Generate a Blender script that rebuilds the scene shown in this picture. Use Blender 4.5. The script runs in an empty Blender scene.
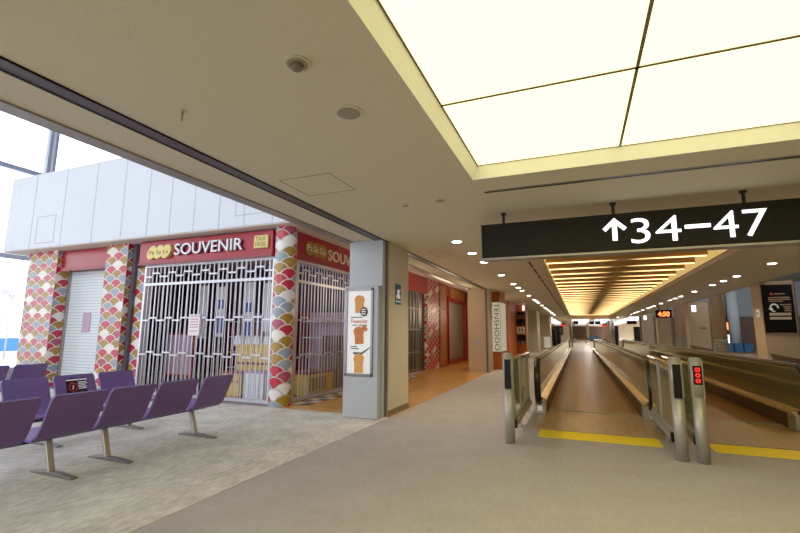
import bpy, bmesh, math, random
from mathutils import Vector, Matrix
random.seed(7)
SC = bpy.context.scene
COL = SC.collection
PI = math.pi

# ------------------------------------------------------------------ materials
def lin(c):
    o = []
    for v in c[:3]:
        v = v / 255.0
        o.append(v / 12.92 if v <= .04045 else ((v + .055) / 1.055) ** 2.4)
    return (o[0], o[1], o[2], 1.0)

def mat(name, rgb, rough=.5, metal=0., var=0., vscale=8., bump=0., bscale=60., emit=0., spec=.5, stretch=None, bdist=.01):
    m = bpy.data.materials.new(name); m.use_nodes = True
    nt = m.node_tree; b = nt.nodes['Principled BSDF']
    c = lin(rgb)
    b.inputs['Base Color'].default_value = c
    b.inputs['Roughness'].default_value = rough
    b.inputs['Metallic'].default_value = metal
    b.inputs['Specular IOR Level'].default_value = spec
    tc = nt.nodes.new('ShaderNodeTexCoord')
    src = tc.outputs['Object']
    if stretch:
        mp = nt.nodes.new('ShaderNodeMapping'); mp.inputs['Scale'].default_value = stretch
        nt.links.new(src, mp.inputs['Vector']); src = mp.outputs['Vector']
    nz = nt.nodes.new('ShaderNodeTexNoise'); nz.inputs['Scale'].default_value = vscale; nz.inputs['Detail'].default_value = 5
    nt.links.new(src, nz.inputs['Vector'])
    v = max(var, .02)
    rp = nt.nodes.new('ShaderNodeValToRGB')
    rp.color_ramp.elements[0].position = .3; rp.color_ramp.elements[1].position = .7
    rp.color_ramp.elements[0].color = (c[0]*(1-v), c[1]*(1-v), c[2]*(1-v), 1)
    rp.color_ramp.elements[1].color = (min(1, c[0]*(1+v)), min(1, c[1]*(1+v)), min(1, c[2]*(1+v)), 1)
    nt.links.new(nz.outputs['Fac'], rp.inputs['Fac'])
    nt.links.new(rp.outputs['Color'], b.inputs['Base Color'])
    if bump:
        n2 = nt.nodes.new('ShaderNodeTexNoise'); n2.inputs['Scale'].default_value = bscale; n2.inputs['Detail'].default_value = 3
        nt.links.new(src, n2.inputs['Vector'])
        bp = nt.nodes.new('ShaderNodeBump'); bp.inputs['Strength'].default_value = bump; bp.inputs['Distance'].default_value = bdist
        nt.links.new(n2.outputs['Fac'], bp.inputs['Height']); nt.links.new(bp.outputs['Normal'], b.inputs['Normal'])
    if emit:
        nt.links.new(rp.outputs['Color'], b.inputs['Emission Color'])
        b.inputs['Emission Strength'].default_value = emit
    return m

def emis(name, rgb, s):
    """pure emitter, rgb linear floats"""
    m = bpy.data.materials.new(name); m.use_nodes = True
    nt = m.node_tree; nt.nodes.clear()
    e = nt.nodes.new('ShaderNodeEmission'); o = nt.nodes.new('ShaderNodeOutputMaterial')
    e.inputs['Color'].default_value = (*rgb, 1); e.inputs['Strength'].default_value = s
    nt.links.new(e.outputs[0], o.inputs['Surface'])
    return m

def glass(name, tint=(.8, .82, .72), refl=.12, rough=.03, gcol=(1, 1, 1), haze=0.):
    m = bpy.data.materials.new(name); m.use_nodes = True
    nt = m.node_tree; nt.nodes.clear()
    t = nt.nodes.new('ShaderNodeBsdfTransparent'); t.inputs['Color'].default_value = (*tint, 1)
    g = nt.nodes.new('ShaderNodeBsdfGlossy'); g.inputs['Roughness'].default_value = rough; g.inputs['Color'].default_value = (*gcol, 1)
    f = nt.nodes.new('ShaderNodeFresnel'); f.inputs['IOR'].default_value = 1.45
    a = nt.nodes.new('ShaderNodeMath'); a.operation = 'ADD'; a.inputs[1].default_value = refl; a.use_clamp = True
    nt.links.new(f.outputs[0], a.inputs[0])
    mx = nt.nodes.new('ShaderNodeMixShader'); o = nt.nodes.new('ShaderNodeOutputMaterial')
    nt.links.new(a.outputs[0], mx.inputs[0]); nt.links.new(t.outputs[0], mx.inputs[1]); nt.links.new(g.outputs[0], mx.inputs[2])
    if haze:
        d = nt.nodes.new('ShaderNodeBsdfDiffuse'); d.inputs['Color'].default_value = lin((226, 214, 160)); m2 = nt.nodes.new('ShaderNodeMixShader'); m2.inputs[0].default_value = haze
        nt.links.new(mx.outputs[0], m2.inputs[1]); nt.links.new(d.outputs[0], m2.inputs[2]); nt.links.new(m2.outputs[0], o.inputs['Surface'])
    else: nt.links.new(mx.outputs[0], o.inputs['Surface'])
    return m

def wood_floor(name, a, b, rough):
    m = bpy.data.materials.new(name); m.use_nodes = True
    nt = m.node_tree; p = nt.nodes['Principled BSDF']
    tc = nt.nodes.new('ShaderNodeTexCoord'); mp = nt.nodes.new('ShaderNodeMapping')
    mp.inputs['Rotation'].default_value = (0, 0, PI/2)
    nt.links.new(tc.outputs['Object'], mp.inputs['Vector'])
    br = nt.nodes.new('ShaderNodeTexBrick'); br.inputs['Scale'].default_value = 1
    br.inputs['Brick Width'].default_value = 1.2; br.inputs['Row Height'].default_value = .13
    br.inputs['Mortar Size'].default_value = .003
    br.inputs['Color1'].default_value = lin(a); br.inputs['Color2'].default_value = lin(b)
    br.inputs['Mortar'].default_value = lin([v*.6 for v in a])
    nt.links.new(mp.outputs[0], br.inputs['Vector'])
    nt.links.new(br.outputs['Color'], p.inputs['Base Color'])
    p.inputs['Roughness'].default_value = rough
    return m

def carpet(name, rgb, var, bump):
    """woven carpet: two scales of noise"""
    m = mat(name, rgb, .95, var=var, vscale=2.2, bump=bump, bscale=120, spec=.1)
    nt = m.node_tree; b = nt.nodes['Principled BSDF']
    rp = [n for n in nt.nodes if n.type == 'VALTORGB'][0]
    tc = [n for n in nt.nodes if n.type == 'TEX_COORD'][0]
    n3 = nt.nodes.new('ShaderNodeTexNoise'); n3.inputs['Scale'].default_value = 22; n3.inputs['Detail'].default_value = 4
    mp = nt.nodes.new('ShaderNodeMapping'); mp.inputs['Scale'].default_value = (1, .35, 1); mp.inputs['Rotation'].default_value = (0, 0, .6)
    nt.links.new(tc.outputs['Object'], mp.inputs['Vector']); nt.links.new(mp.outputs[0], n3.inputs['Vector'])
    mr = nt.nodes.new('ShaderNodeMapRange'); mr.inputs['From Min'].default_value = .3; mr.inputs['From Max'].default_value = .7
    mr.inputs['To Min'].default_value = 1-var; mr.inputs['To Max'].default_value = 1+var
    nt.links.new(n3.outputs['Fac'], mr.inputs['Value'])
    mx = nt.nodes.new('ShaderNodeVectorMath'); mx.operation = 'SCALE'
    nt.links.new(rp.outputs['Color'], mx.inputs[0]); nt.links.new(mr.outputs[0], mx.inputs['Scale'])
    nt.links.new(mx.outputs[0], b.inputs['Base Color'])
    return m

M = dict(
    carpet=carpet('carpet_light', (206, 199, 188), .2, .4),
    floor=carpet('floor_grey', (168, 160, 158), .05, .12),
    brownfloor=mat('floor_brown', (112, 82, 48), .6, var=.08, vscale=3),
    farfloor=mat('floor_far', (190, 170, 124), .35, var=.05),
    wood=wood_floor('wood_floor', (204, 142, 66), (214, 154, 78), .2),
    ceil=mat('ceiling_paint', (216, 206, 178), .9, var=.03, vscale=30, bump=.25, bscale=90),
    soffit=mat('soffit_paint', (206, 190, 178), .8),
    slot=mat('slot_metal', (92, 84, 92), .45, .6),
    dark=mat('dark_gap', (30, 28, 30), .6),
    alu=mat('aluminium', (158, 152, 148), .4, .7),
    white=mat('white_panel', (214, 218, 226), .5, var=.02),
    whiteline=mat('panel_seam', (176, 182, 194), .6),
    mullion=mat('mullion', (150, 158, 175), .4, .3),
    sillwall=mat('sill_wall', (205, 208, 210), .7),
    pillargrey=mat('pillar_grey', (178, 182, 188), .55, var=.02),
    beige=mat('pillar_beige', (208, 198, 172), .6, var=.03, vscale=40, bump=.05),
    taupe=mat('pillar_taupe', (186, 160, 126), .6, var=.03),
    gold=mat('polished_gold', (240, 214, 156), .12, .9, var=.1, vscale=6, bump=.4, bscale=12, bdist=.02),
    red=mat('red_fascia', (160, 8, 34), .3),
    reddark=mat('red_frame', (136, 14, 22), .4),
    letter=mat('letter_silver', (232, 230, 232), .35, .1),
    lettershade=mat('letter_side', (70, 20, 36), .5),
    goldplate=mat('gold_plate', (214, 190, 110), .4, .2, var=.05),
    goldtext=mat('gold_plate_text', (140, 116, 50), .5),
    fan_white=mat('fan_white', (236, 226, 216), .35),
    fan_red=mat('fan_red', (188, 8, 44), .35),
    fan_gold=mat('fan_gold', (160, 118, 24), .4, var=.08, vscale=60),
    fan_grey=mat('fan_grey', (138, 148, 160), .4, var=.06, vscale=60),
    fan_cream=mat('fan_cream', (232, 214, 200), .4),
    fan_rose=mat('fan_rose', (166, 58, 84), .4, var=.5, vscale=40),
    gate=mat('gate_steel', (206, 204, 212), .32, .7),
    shutter=mat('shutter_white', (222, 228, 232), .5),
    shutterline=mat('shutter_groove', (176, 184, 190), .6),
    greyshutter=mat('shutter_grey', (150, 144, 138), .45, .3),
    paper=mat('paper', (240, 226, 226), .8),
    ink=mat('ink', (60, 50, 60), .8),
    shopwall=mat('shop_wall', (70, 46, 74), .7, var=.15, vscale=1.5),
    shopfloor=mat('shop_floor', (110, 90, 96), .4),
    yellow=mat('yellow_panel', (236, 190, 44), .5),
    yellowbar=mat('tactile_yellow', (255, 218, 18), .6, var=.05, vscale=20),
    pinkpanel=mat('pink_panel', (178, 140, 166), .5),
    bluebanner=mat('blue_banner', (56, 74, 170), .7),
    whitebanner=mat('white_banner', (228, 228, 240), .7),
    purple=mat('purple_shell', (96, 68, 132), .42, var=.03),
    purpleseat=mat('purple_seat', (112, 82, 156), .42),
    legmetal=mat('leg_metal', (176, 172, 168), .3, .6),
    footmetal=mat('foot_metal', (128, 122, 118), .35, .6),
    beam=mat('beam_dark', (44, 42, 48), .5, .4),
    black=mat('black_gloss', (12, 11, 12), .55, spec=.2),
    signblack=mat('sign_black', (24, 22, 20), .6, spec=.2, var=.05),
    rubber=mat('rubber', (22, 20, 19), .25),
    steel=mat('brushed_steel', (170, 164, 154), .45, .5, var=.05, vscale=3, stretch=(60, 60, 1)),
    belt=mat('belt_rubber', (152, 114, 52), .34, .2, var=.2, vscale=1.4, stretch=(6, .1, 1)),
    plate=mat('landing_metal', (184, 156, 112), .34, .4, var=.2, vscale=2, stretch=(8, .6, 1)),
    skirt=mat('skirt_panel', (70, 46, 18), .4, .4),
    clad=mat('cladding', (150, 142, 118), .35, .5),
    ochre=mat('ochre_panel', (158, 104, 44), .5, var=.08),
    orangewood=mat('orange_wood', (178, 88, 30), .45, var=.1, vscale=3),
    cream=mat('cream_panel', (226, 212, 176), .6),
    brownitem=mat('brown_item', (96, 62, 46), .6, var=.2),
    bluebox=mat('blue_box', (30, 80, 122), .5),
    hallwall=mat('hall_wall', (176, 184, 186), .8),
    hallbrown=mat('hall_brown', (112, 84, 66), .6, var=.1),
    concrete=mat('apron', (200, 202, 206), .9),
    bluepaint=mat('blue_paint', (40, 110, 210), .6),
    mast=mat('mast_paint', (160, 148, 200), .6),
    bread=mat('bread', (206, 112, 40), .7, var=.14, vscale=20),
    breadlight=mat('bread_light', (226, 150, 66), .7, var=.1, vscale=20),
    orangeink=mat('orange_ink', (212, 110, 44), .7),
    bluelabel=mat('blue_label', (40, 110, 160), .6),
    glass=glass('balustrade_glass', (.78, .77, .60), .12, .04, (1, .95, .78), .08),
    fenceglass=glass('fence_glass', (.86, .86, .76), .08, .04, (1, 1, .95), .08),
    window=glass('window_glass', (.97, .98, 1), .0, .02),
    poster=mat('poster_white', (244, 242, 240), .25, emit=.12),  # faint glow added to lift the white
    baseb=mat('base_brown', (120, 104, 84), .6),
    tilew=mat('tile_white', (230, 222, 210), .3),
    tiled=mat('tile_dark', (52, 30, 26), .3),
    slat=mat('slat_wood', (196, 150, 86), .5, var=.05),
    recess=mat('recess_wall', (214, 176, 110), .6),
)
M['darkglass'] = mat('dark_glass', (40, 34, 36), .3)
M['frameslot'] = mat('poster_frame', (128, 122, 126), .35, .6)
M['side_glow'] = emis('side_glow', (1.0, .60, .17), .62)  # painted glow standing in for light on the recess side walls
m = M['slat_glow'] = emis('slat_glow', (1.0, .58, .20), 1)
nt = m.node_tree; tc = nt.nodes.new('ShaderNodeTexCoord'); sx_ = nt.nodes.new('ShaderNodeSeparateXYZ'); nt.links.new(tc.outputs['Object'], sx_.inputs[0])
a1 = nt.nodes.new('ShaderNodeMath'); a1.operation = 'SUBTRACT'; a1.inputs[1].default_value = 1.12; nt.links.new(sx_.outputs[0], a1.inputs[0])
a2 = nt.nodes.new('ShaderNodeMath'); a2.operation = 'ABSOLUTE'; nt.links.new(a1.outputs[0], a2.inputs[0])
a3 = nt.nodes.new('ShaderNodeMapRange'); a3.inputs['From Min'].default_value = .12; a3.inputs['From Max'].default_value = 1.1; a3.inputs['To Min'].default_value = .12; a3.inputs['To Max'].default_value = 5.0  # painted falloff: slat edges glow at the ends, fade towards the centre
nt.links.new(a2.outputs[0], a3.inputs['Value']); nt.links.new(a3.outputs[0], [n for n in nt.nodes if n.type == 'EMISSION'][0].inputs['Strength'])
M['glowframe'] = mat('glow_frame', (218, 214, 196), .6, emit=.05)  # faint glow painted in for panel light on the recess sides
M['panel'] = emis('luminous_panel', (1.0, .89, .39), 2.3)
M['led_warm'] = emis('led_warm', (1.0, .60, .20), 5.0)
M['led_cove'] = emis('led_cove', (1.0, .62, .22), 2.6)
M['lens'] = emis('downlight_lens', (1.0, .93, .82), 14)
M['signwhite'] = emis('sign_white', (1, 1, 1), 2.2)
M['signred'] = emis('led_red', (1, .015, .012), 1.7)
M['ledorange'] = emis('led_orange', (1, .16, .03), 4.0)
M['coolwhite'] = emis('cool_white', (.95, .95, 1), 2.6)
M['posterlit'] = emis('poster_lit', (.85, .74, .50), .42)

# ------------------------------------------------------------------ mesh builder
class MB:
    def __init__(s): s.v = []; s.f = []; s.m = []; s.mi = 0; s.sm = set()
    def poly(s, pts, mi=None):
        n = len(s.v); s.v += [tuple(p) for p in pts]; s.f.append(list(range(n, n+len(pts)))); s.m.append(s.mi if mi is None else mi); return s
    def box(s, x0, x1, y0, y1, z0, z1, mi=None):
        n = len(s.v)
        x0, x1 = min(x0, x1), max(x0, x1); y0, y1 = min(y0, y1), max(y0, y1); z0, z1 = min(z0, z1), max(z0, z1)
        s.v += [(x0, y0, z0), (x1, y0, z0), (x1, y1, z0), (x0, y1, z0), (x0, y0, z1), (x1, y0, z1), (x1, y1, z1), (x0, y1, z1)]
        for q in ((0, 3, 2, 1), (4, 5, 6, 7), (0, 1, 5, 4), (1, 2, 6, 5), (2, 3, 7, 6), (3, 0, 4, 7)):
            s.f.append([n+i for i in q]); s.m.append(s.mi if mi is None else mi)
        return s
    def prism(s, prof, fn, a, b, mi=None):
        """prof: 2D loop; fn(p, t) -> 3D ; between t=a and t=b"""
        n = len(s.v); k = len(prof)
        s.v += [fn(p, a) for p in prof] + [fn(p, b) for p in prof]
        m = s.mi if mi is None else mi
        for i in range(k):
            j = (i+1) % k; s.f.append([n+i, n+j, n+k+j, n+k+i]); s.m.append(m)
        s.f.append([n+i for i in reversed(range(k))]); s.m.append(m)
        s.f.append([n+k+i for i in range(k)]); s.m.append(m)
        return s
    def cyl(s, c, r, h, seg=20, r2=None, mi=None, smooth=True):
        r2 = r if r2 is None else r2
        n = len(s.v); m = s.mi if mi is None else mi
        for k, (rr, z) in enumerate(((r, 0), (r2, h))):
            for i in range(seg):
                a = 2*PI*i/seg; s.v.append((c[0]+rr*math.cos(a), c[1]+rr*math.sin(a), c[2]+z))
        for i in range(seg):
            j = (i+1) % seg
            if smooth: s.sm.add(len(s.f))
            s.f.append([n+i, n+j, n+seg+j, n+seg+i]); s.m.append(m)
        s.f.append([n+i for i in reversed(range(seg))]); s.m.append(m)
        s.f.append([n+seg+i for i in range(seg)]); s.m.append(m)
        return s
    def tube(s, pts, rx, rz=None, seg=10, side=(1, 0, 0), mi=None):
        """tube through pts, section axes: side (width rx) and the normal (rz)"""
        rz = rx if rz is None else rz
        n = len(s.v); m = s.mi if mi is None else mi
        P = [Vector(p) for p in pts]
        for i, p in enumerate(P):
            t = (P[min(i+1, len(P)-1)] - P[max(i-1, 0)]).normalized()
            a = Vector(side); a = (a - t*a.dot(t)).normalized(); b = t.cross(a)
            for k in range(seg):
                w = 2*PI*k/seg; s.v.append(tuple(p + a*rx*math.cos(w) + b*rz*math.sin(w)))
        for i in range(len(P)-1):
            for k in range(seg):
                j = (k+1) % seg; s.sm.add(len(s.f))
                s.f.append([n+i*seg+k, n+i*seg+j, n+(i+1)*seg+j, n+(i+1)*seg+k]); s.m.append(m)
        s.f.append([n+k for k in reversed(range(seg))]); s.m.append(m)
        s.f.append([n+(len(P)-1)*seg+k for k in range(seg)]); s.m.append(m)
        return s
    def build(s, name, mats, parent=None, bevel=0, loc=None):
        me = bpy.data.meshes.new(name)
        off = Vector(loc) if loc is not None else Vector((0, 0, 0))
        me.from_pydata([tuple(Vector(v) - off) for v in s.v], [], s.f)
        if not isinstance(mats, (list, tuple)): mats = [mats]
        for m in mats: me.materials.append(M[m] if isinstance(m, str) else m)
        for p in me.polygons:
            p.material_index = min(s.m[p.index], len(mats)-1); p.use_smooth = p.index in s.sm
        bm = bmesh.new(); bm.from_mesh(me); bmesh.ops.recalc_face_normals(bm, faces=bm.faces); bm.to_mesh(me); bm.free()
        o = bpy.data.objects.new(name, me); COL.objects.link(o)
        if parent is not None: o.parent = parent
        if loc is not None: o.location = loc
        if bevel:
            b = o.modifiers.new('b', 'BEVEL'); b.width = bevel; b.segments = 2; b.limit_method = 'ANGLE'
        return o

def tag(o, label=None, cat=None, group=None, kind=None):
    if label: o['label'] = label
    if cat: o['category'] = cat
    if group: o['group'] = group
    if kind: o['kind'] = kind
    return o
def empty(name, label, cat, group=None, loc=(0, 0, 0)):
    o = bpy.data.objects.new(name, None); COL.objects.link(o); o.location = loc; o.empty_display_size = .1
    return tag(o, label, cat, group)
def copy_tree(o, parent=None):
    c = o.copy(); COL.objects.link(c); c.parent = parent
    for ch in list(o.children): copy_tree(ch, c)
    return c
def struct(name, mb, m, label=None, **k): return tag(mb.build(name, m, **k), label, None, None, 'structure')
ORD = ['first', 'second', 'third', 'fourth', 'fifth', 'sixth', 'seventh', 'eighth', 'ninth', 'tenth', 'eleventh', 'twelfth', 'thirteenth', 'fourteenth',
       'fifteenth', 'sixteenth', 'seventeenth', 'eighteenth', 'nineteenth', 'twentieth', 'twenty-first', 'twenty-second', 'twenty-third', 'twenty-fourth']

def text(name, body, m, parent, origin, ux, uz, w, h, depth=.01, weight=0., font_space=1.):
    """text mesh fitted into a w x h box whose lower left is origin; ux/uz unit vectors"""
    cu = bpy.data.curves.new('t', 'FONT'); cu.body = body; cu.extrude = .02; cu.offset = weight; cu.space_character = font_space
    cu.resolution_u = 4
    t = bpy.data.objects.new('t', cu); COL.objects.link(t)
    bpy.context.view_layer.update()
    me = bpy.data.meshes.new_from_object(t.evaluated_get(bpy.context.evaluated_depsgraph_get()))
    bpy.data.objects.remove(t); bpy.data.curves.remove(cu)
    xs = [v.co.x for v in me.vertices]; ys = [v.co.y for v in me.vertices]; zs = [v.co.z for v in me.vertices]
    ux = Vector(ux); uz = Vector(uz); un = ux.cross(uz); o0 = Vector(origin)
    for v in me.vertices:
        a = (v.co.x-min(xs))/(max(xs)-min(xs))*w; b = (v.co.y-min(ys))/(max(ys)-min(ys))*h; c = (v.co.z-min(zs))/(max(zs)-min(zs))*depth
        v.co = o0 + ux*a + uz*b + un*c
    me.materials.clear(); me.materials.append(M[m])
    for p in me.polygons: p.material_index = 0
    ob = bpy.data.objects.new(name, me); COL.objects.link(ob); ob.parent = parent
    return ob

# ------------------------------------------------------------------ camera
yaw, pit, rol = -3.85450655e-01, 1.49128980e-01, 5.19992321e-03
cy, sy = math.cos(yaw), math.sin(yaw)
fw = Vector((sy*math.cos(pit), cy*math.cos(pit), math.sin(pit)))
r0 = Vector((cy, -sy, 0)); u0 = r0.cross(fw)
rt = r0*math.cos(rol) + u0*math.sin(rol); up = -r0*math.sin(rol) + u0*math.cos(rol)
cd = bpy.data.cameras.new('camera'); cam = bpy.data.objects.new('camera', cd); COL.objects.link(cam)
cd.sensor_width = 36; cd.lens = 436.554667/800*36; cd.clip_end = 500; cd.clip_start = .05
mx = Matrix((rt, up, -fw)).transposed().to_4x4(); mx.translation = (0, 0, 1.5)
cam.matrix_world = mx
SC.camera = cam

# ================================================================== SETTING
ZC = 3.2
struct('floor_corridor', MB().box(-3.2, 5.6, -4, 39.9, -.2, 0), 'floor')
struct('floor_carpet', MB().box(-16.6, -3.2, -6, 7.4, -.2, .004), 'carpet')
struct('floor_wood', MB().box(-5.75, -3.2, 7.4, 24, -.2, .002), 'wood')
struct('floor_shop', MB().box(-16.6, -5.75, 7.4, 24, -.2, .001), 'shopfloor')
struct('floor_gallery', MB().box(-8, -3.2, 24, 47.6, -.2, 0), 'floor')
struct('floor_hall', MB().box(5.6, 26, -4, 60, -.2, -.001), 'brownfloor')
struct('floor_concourse', MB().box(-8, 5.6, 47.6, 126, -.2, 0).box(-3.2, 5.6, 39.9, 47.6, -.2, 0), 'farfloor')

# ceiling with the two recesses
L0, L1, LY0, LY1 = -1.02, 3.42, -1.2, 4.68          # luminous panel recess
S0, S1, SY0, SY1 = -.73, 3.13, 7.9, 47.6            # slatted light recess
cm = MB()
for a, b, c, d in ((-4.05, L0, -4, 48), (L1, 5.72, -4, 48), (L0, L1, -4, LY0), (L0, L1, LY1, SY0), (L0, S0, SY0, SY1), (S1, L1, SY0, SY1), (L0, L1, SY1, 48)):
    cm.box(a, b, c, d, ZC, ZC+.12)
struct('ceiling', cm, 'ceil')
rm = MB()
for a, b, c, d in ((L0-.05, L0, LY0, LY1), (L1, L1+.05, LY0, LY1), (L0-.05, L1+.05, LY0-.05, LY0), (L0-.05, L1+.05, LY1, LY1+.05)):
    rm.box(a, b, c, d, ZC+.11, ZC+.4)
PX0, PX1, PZ = -.963, 3.363, ZC+.16
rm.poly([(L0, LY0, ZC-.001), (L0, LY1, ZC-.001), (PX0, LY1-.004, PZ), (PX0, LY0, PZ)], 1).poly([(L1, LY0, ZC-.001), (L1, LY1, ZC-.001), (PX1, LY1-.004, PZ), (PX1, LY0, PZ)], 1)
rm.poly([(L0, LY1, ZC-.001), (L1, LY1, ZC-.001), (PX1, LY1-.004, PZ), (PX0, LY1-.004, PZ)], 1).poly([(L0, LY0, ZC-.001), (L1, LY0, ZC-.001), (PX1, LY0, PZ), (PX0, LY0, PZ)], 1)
struct('trim_1', rm, ['ceil', 'glowframe'])
rm = MB()
rm.box(S0-.05, S0, SY0, SY1, ZC+.1, ZC+.62).box(S1, S1+.05, SY0, SY1, ZC+.1, ZC+.62)
rm.box(S0, S1, SY0-.05, SY0, ZC+.1, ZC+.62).box(S0, S1, SY1, SY1+.05, ZC+.1, ZC+.62).box(S0, S1, SY0, SY1, ZC+.58, ZC+.62)
struct('trim_2', rm, 'recess')
# slots and trims in the ceiling
struct('trim_3', MB().box(-3.42, -3.27, -4, 17.2, ZC-.012, ZC+.01, 0).box(-3.435, -3.415, -4, 17.2, ZC-.018, ZC, 1).box(-3.285, -3.27, -4, 17.2, ZC-.016, ZC, 1), ['slot', 'dark'])
struct('trim_4', MB().box(-4.07, -3.9, -4, 24, ZC-.02, ZC+.1), 'alu')
struct('trim_5', MB().box(-.98, 3.3, 5.12, 5.2, ZC-.006, ZC+.01, 0).box(-.98, 3.3, 5.15, 5.17, ZC-.01, ZC, 1), ['alu', 'dark'])
tm = MB()
for k in range(30): tm.box(-1.06, -1.0, 8.2+k*1.3, 9.2+k*1.3, ZC-.006, ZC+.01)
struct('trim_6', tm, 'dark')
# walls
struct('wall_back', MB().box(-4.05, 6, -4.2, -4, 0, ZC+.5), 'beige')
struct('wall_atrium', MB().box(-4.05, -3.95, -6, 48, ZC+.12, 10), 'white')
struct('ceiling_atrium', MB().box(-16.6, -3.95, -6, 26, 10, 10.2), 'white')
struct('ceiling_hall', MB().box(5.7, 26, -4, 60, 6.2, 6.4), 'hallwall')
struct('wall_hall_edge', MB().box(5.7, 5.8, -4, 60, ZC+.0, 6.3), 'hallwall')
struct('wall_hall_side', MB().box(25.8, 26, -4, 60, 0, 6.3), 'hallwall')
struct('wall_hall_near', MB().box(5.7, 26, -4.2, -4, 0, 6.3), 'hallwall')
struct('wall_hall_end', MB().box(5.7, 26, 50, 50.2, 3.1, 6.3, 0).box(5.7, 26, 49.9, 50.2, 0, 3.1, 1), ['hallwall', 'hallbrown'])
# bulkhead over the shop
BX0, BX1, BY, BZ0, BZ1 = -15.3, -3.96, 7.2, 3.74, 5.9
bm_ = MB().box(BX0, BX1, BY, 26, BZ0, BZ1, 0)
for x in (-14.1, -12.76, -11.5, -10.4, -9.5, -8.75, -8.0, -7.25, -6.55, -5.8, -5.1, -4.4): bm_.box(x-.012, x+.012, BY-.003, BY, BZ0, BZ1, 1)
for (a, b, c, d) in ((-13.86, -13.05, 3.86, 4.63), (-6.8, -6.05, 3.97, 4.4)):
    for q in ((a, b, c, c+.02), (a, b, d-.02, d), (a, a+.02, c, d), (b-.02, b, c, d)): bm_.box(q[0], q[1], BY-.005, BY, q[2], q[3], 1)
struct('wall_bulkhead', bm_, ['white', 'whiteline'])
struct('ceiling_shop', MB().box(BX0+.001, BX1, BY+.02, 26, BZ0-.03, BZ0), 'soffit')
# window wall, far left, and an added unseen one behind
def window_x(name, x, y0, y1, ny, zs):
    fr = empty(name, None, None); fr['kind'] = 'structure'
    w = MB()
    for i in range(ny+1):
        y = y0+(y1-y0)*i/ny
        w.box(x-.1, x+.1, y-.11, y+.11, 0, 10)
    for z in zs: w.box(x-.07, x+.07, y0, y1, z-.06, z+.06)
    w.build('window_frame', 'mullion', fr)
    MB().box(x-.01, x+.01, y0, y1, .35, 9.9).build('window_pane', 'window', fr)
    MB().box(x-.15, x+.15, y0, y1, 0, .35).build('window_sill', 'sillwall', fr)
    return fr
window_x('window_1', -16.5, -6+.0, 8.72+1*4.9*3.5, 1, (3.8, 6.65)) if False else None
fr = empty('window_1', None, None); fr['kind'] = 'structure'
w = MB()
for y in (-5.9, -1.1, 3.8, 8.72, 13.6, 18.5, 23.4): w.box(-16.6, -16.4, y-.13, y+.13, 0, 10, 0).box(-16.39, -16.37, y-.03, y+.03, 0, 10, 1)
for z in (3.8, 6.65): w.box(-16.57, -16.43, -6, 26, z-.07, z+.07, 0)
w.build('window_frame', ['mullion', 'white'], fr)
MB().box(-16.51, -16.49, -6, 26, .35, 9.95).build('window_pane', 'window', fr)
MB().box(-16.65, -16.35, -6, 26, 0, .35).build('window_sill', 'sillwall', fr)
fr = empty('window_added', None, None); fr['kind'] = 'structure'  # unseen glazing added behind the camera to daylight the shop fronts
w = MB()
for x in (-16.4, -13.3, -10.2, -7.1, -4.2): w.box(x-.1, x+.1, -6.1, -5.9, 0, 10)
for z in (3.8, 6.65): w.box(-16.5, -4, -6.07, -5.93, z-.07, z+.07)
w.build('window_frame', 'mullion', fr)
MB().box(-16.5, -4, -6.01, -5.99, .1, 9.95).build('window_pane', 'window', fr)
struct('wall_atrium_corner', MB().box(-4.05, -3.95, -6, -4, 0, ZC+.2), 'white')
struct('wall_shop_back', MB().box(-16.6, -5.8, 12.5, 12.7, 0, BZ0), 'shopwall')
struct('wall_shop_left', MB().box(-15.1, -14.9, 7.9, 12.5, 0, BZ0), 'shopwall')
struct('wall_atrium_end', MB().box(-16.6, -4, 25.9, 26.1, 0, 10), 'white')

# outside: apron, far building, masts
struct('ground_apron', MB().box(-300, -17, -150, 300, -4.4, -4), 'concrete')
e = empty('terminal_building', 'long low building with a blue band, far outside beyond the apron', 'building')
MB().box(-150, -140, 10, 110, -4, -.6).build('wall', 'bluepaint', e)
MB().box(-150.2, -139.8, 10, 110, -.6, 1.2).build('roof', 'white', e)
for i, (yy, hh, lb) in enumerate(((48.25, 8.7, 'tall floodlight mast outside, the left one of two'), (49.4, 8.0, 'shorter floodlight mast outside, right of the taller mast'))):
    e = empty('floodlight_mast', lb, 'mast', None, (-100, yy, -4))
    MB().cyl((0, 0, 0), .16, hh+4, 8, .1).build('pole', 'mast', e)
    MB().box(-.3, .3, -.45, .45, hh+3.5, hh+4.3).build('lamp_head', 'mast', e)

# ------------------------------------------------------------------ pillars along the corridor
p = MB().box(-3.96, -3.25, 7.46, 8.48, 0, ZC, 0).box(-3.3, -3.24, 7.47, 8.49, 0, .1, 1).box(-3.5, -3.245, 7.40, 7.46, 0, ZC, 2)
struct('pillar_1', p, ['beige', 'baseb', 'alu'])
struct('trim_7', MB().box(-3.6, -3.29, 7.33, 7.40, 0, ZC, 0), ['dark', 'slot'])
struct('pillar_2', MB().box(-4.05, -3.36, 17.2, 17.75, 0, ZC, 0).box(-3.35, -3.28, 17.15, 17.7, 0, ZC, 1).box(-3.28, -3.2, 17.2, 17.75, 0, ZC, 0).box(-3.72, -3.56, 17.18, 17.2, 1.0, 1.2, 2), ['taupe', 'slot', 'alu'])
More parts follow.
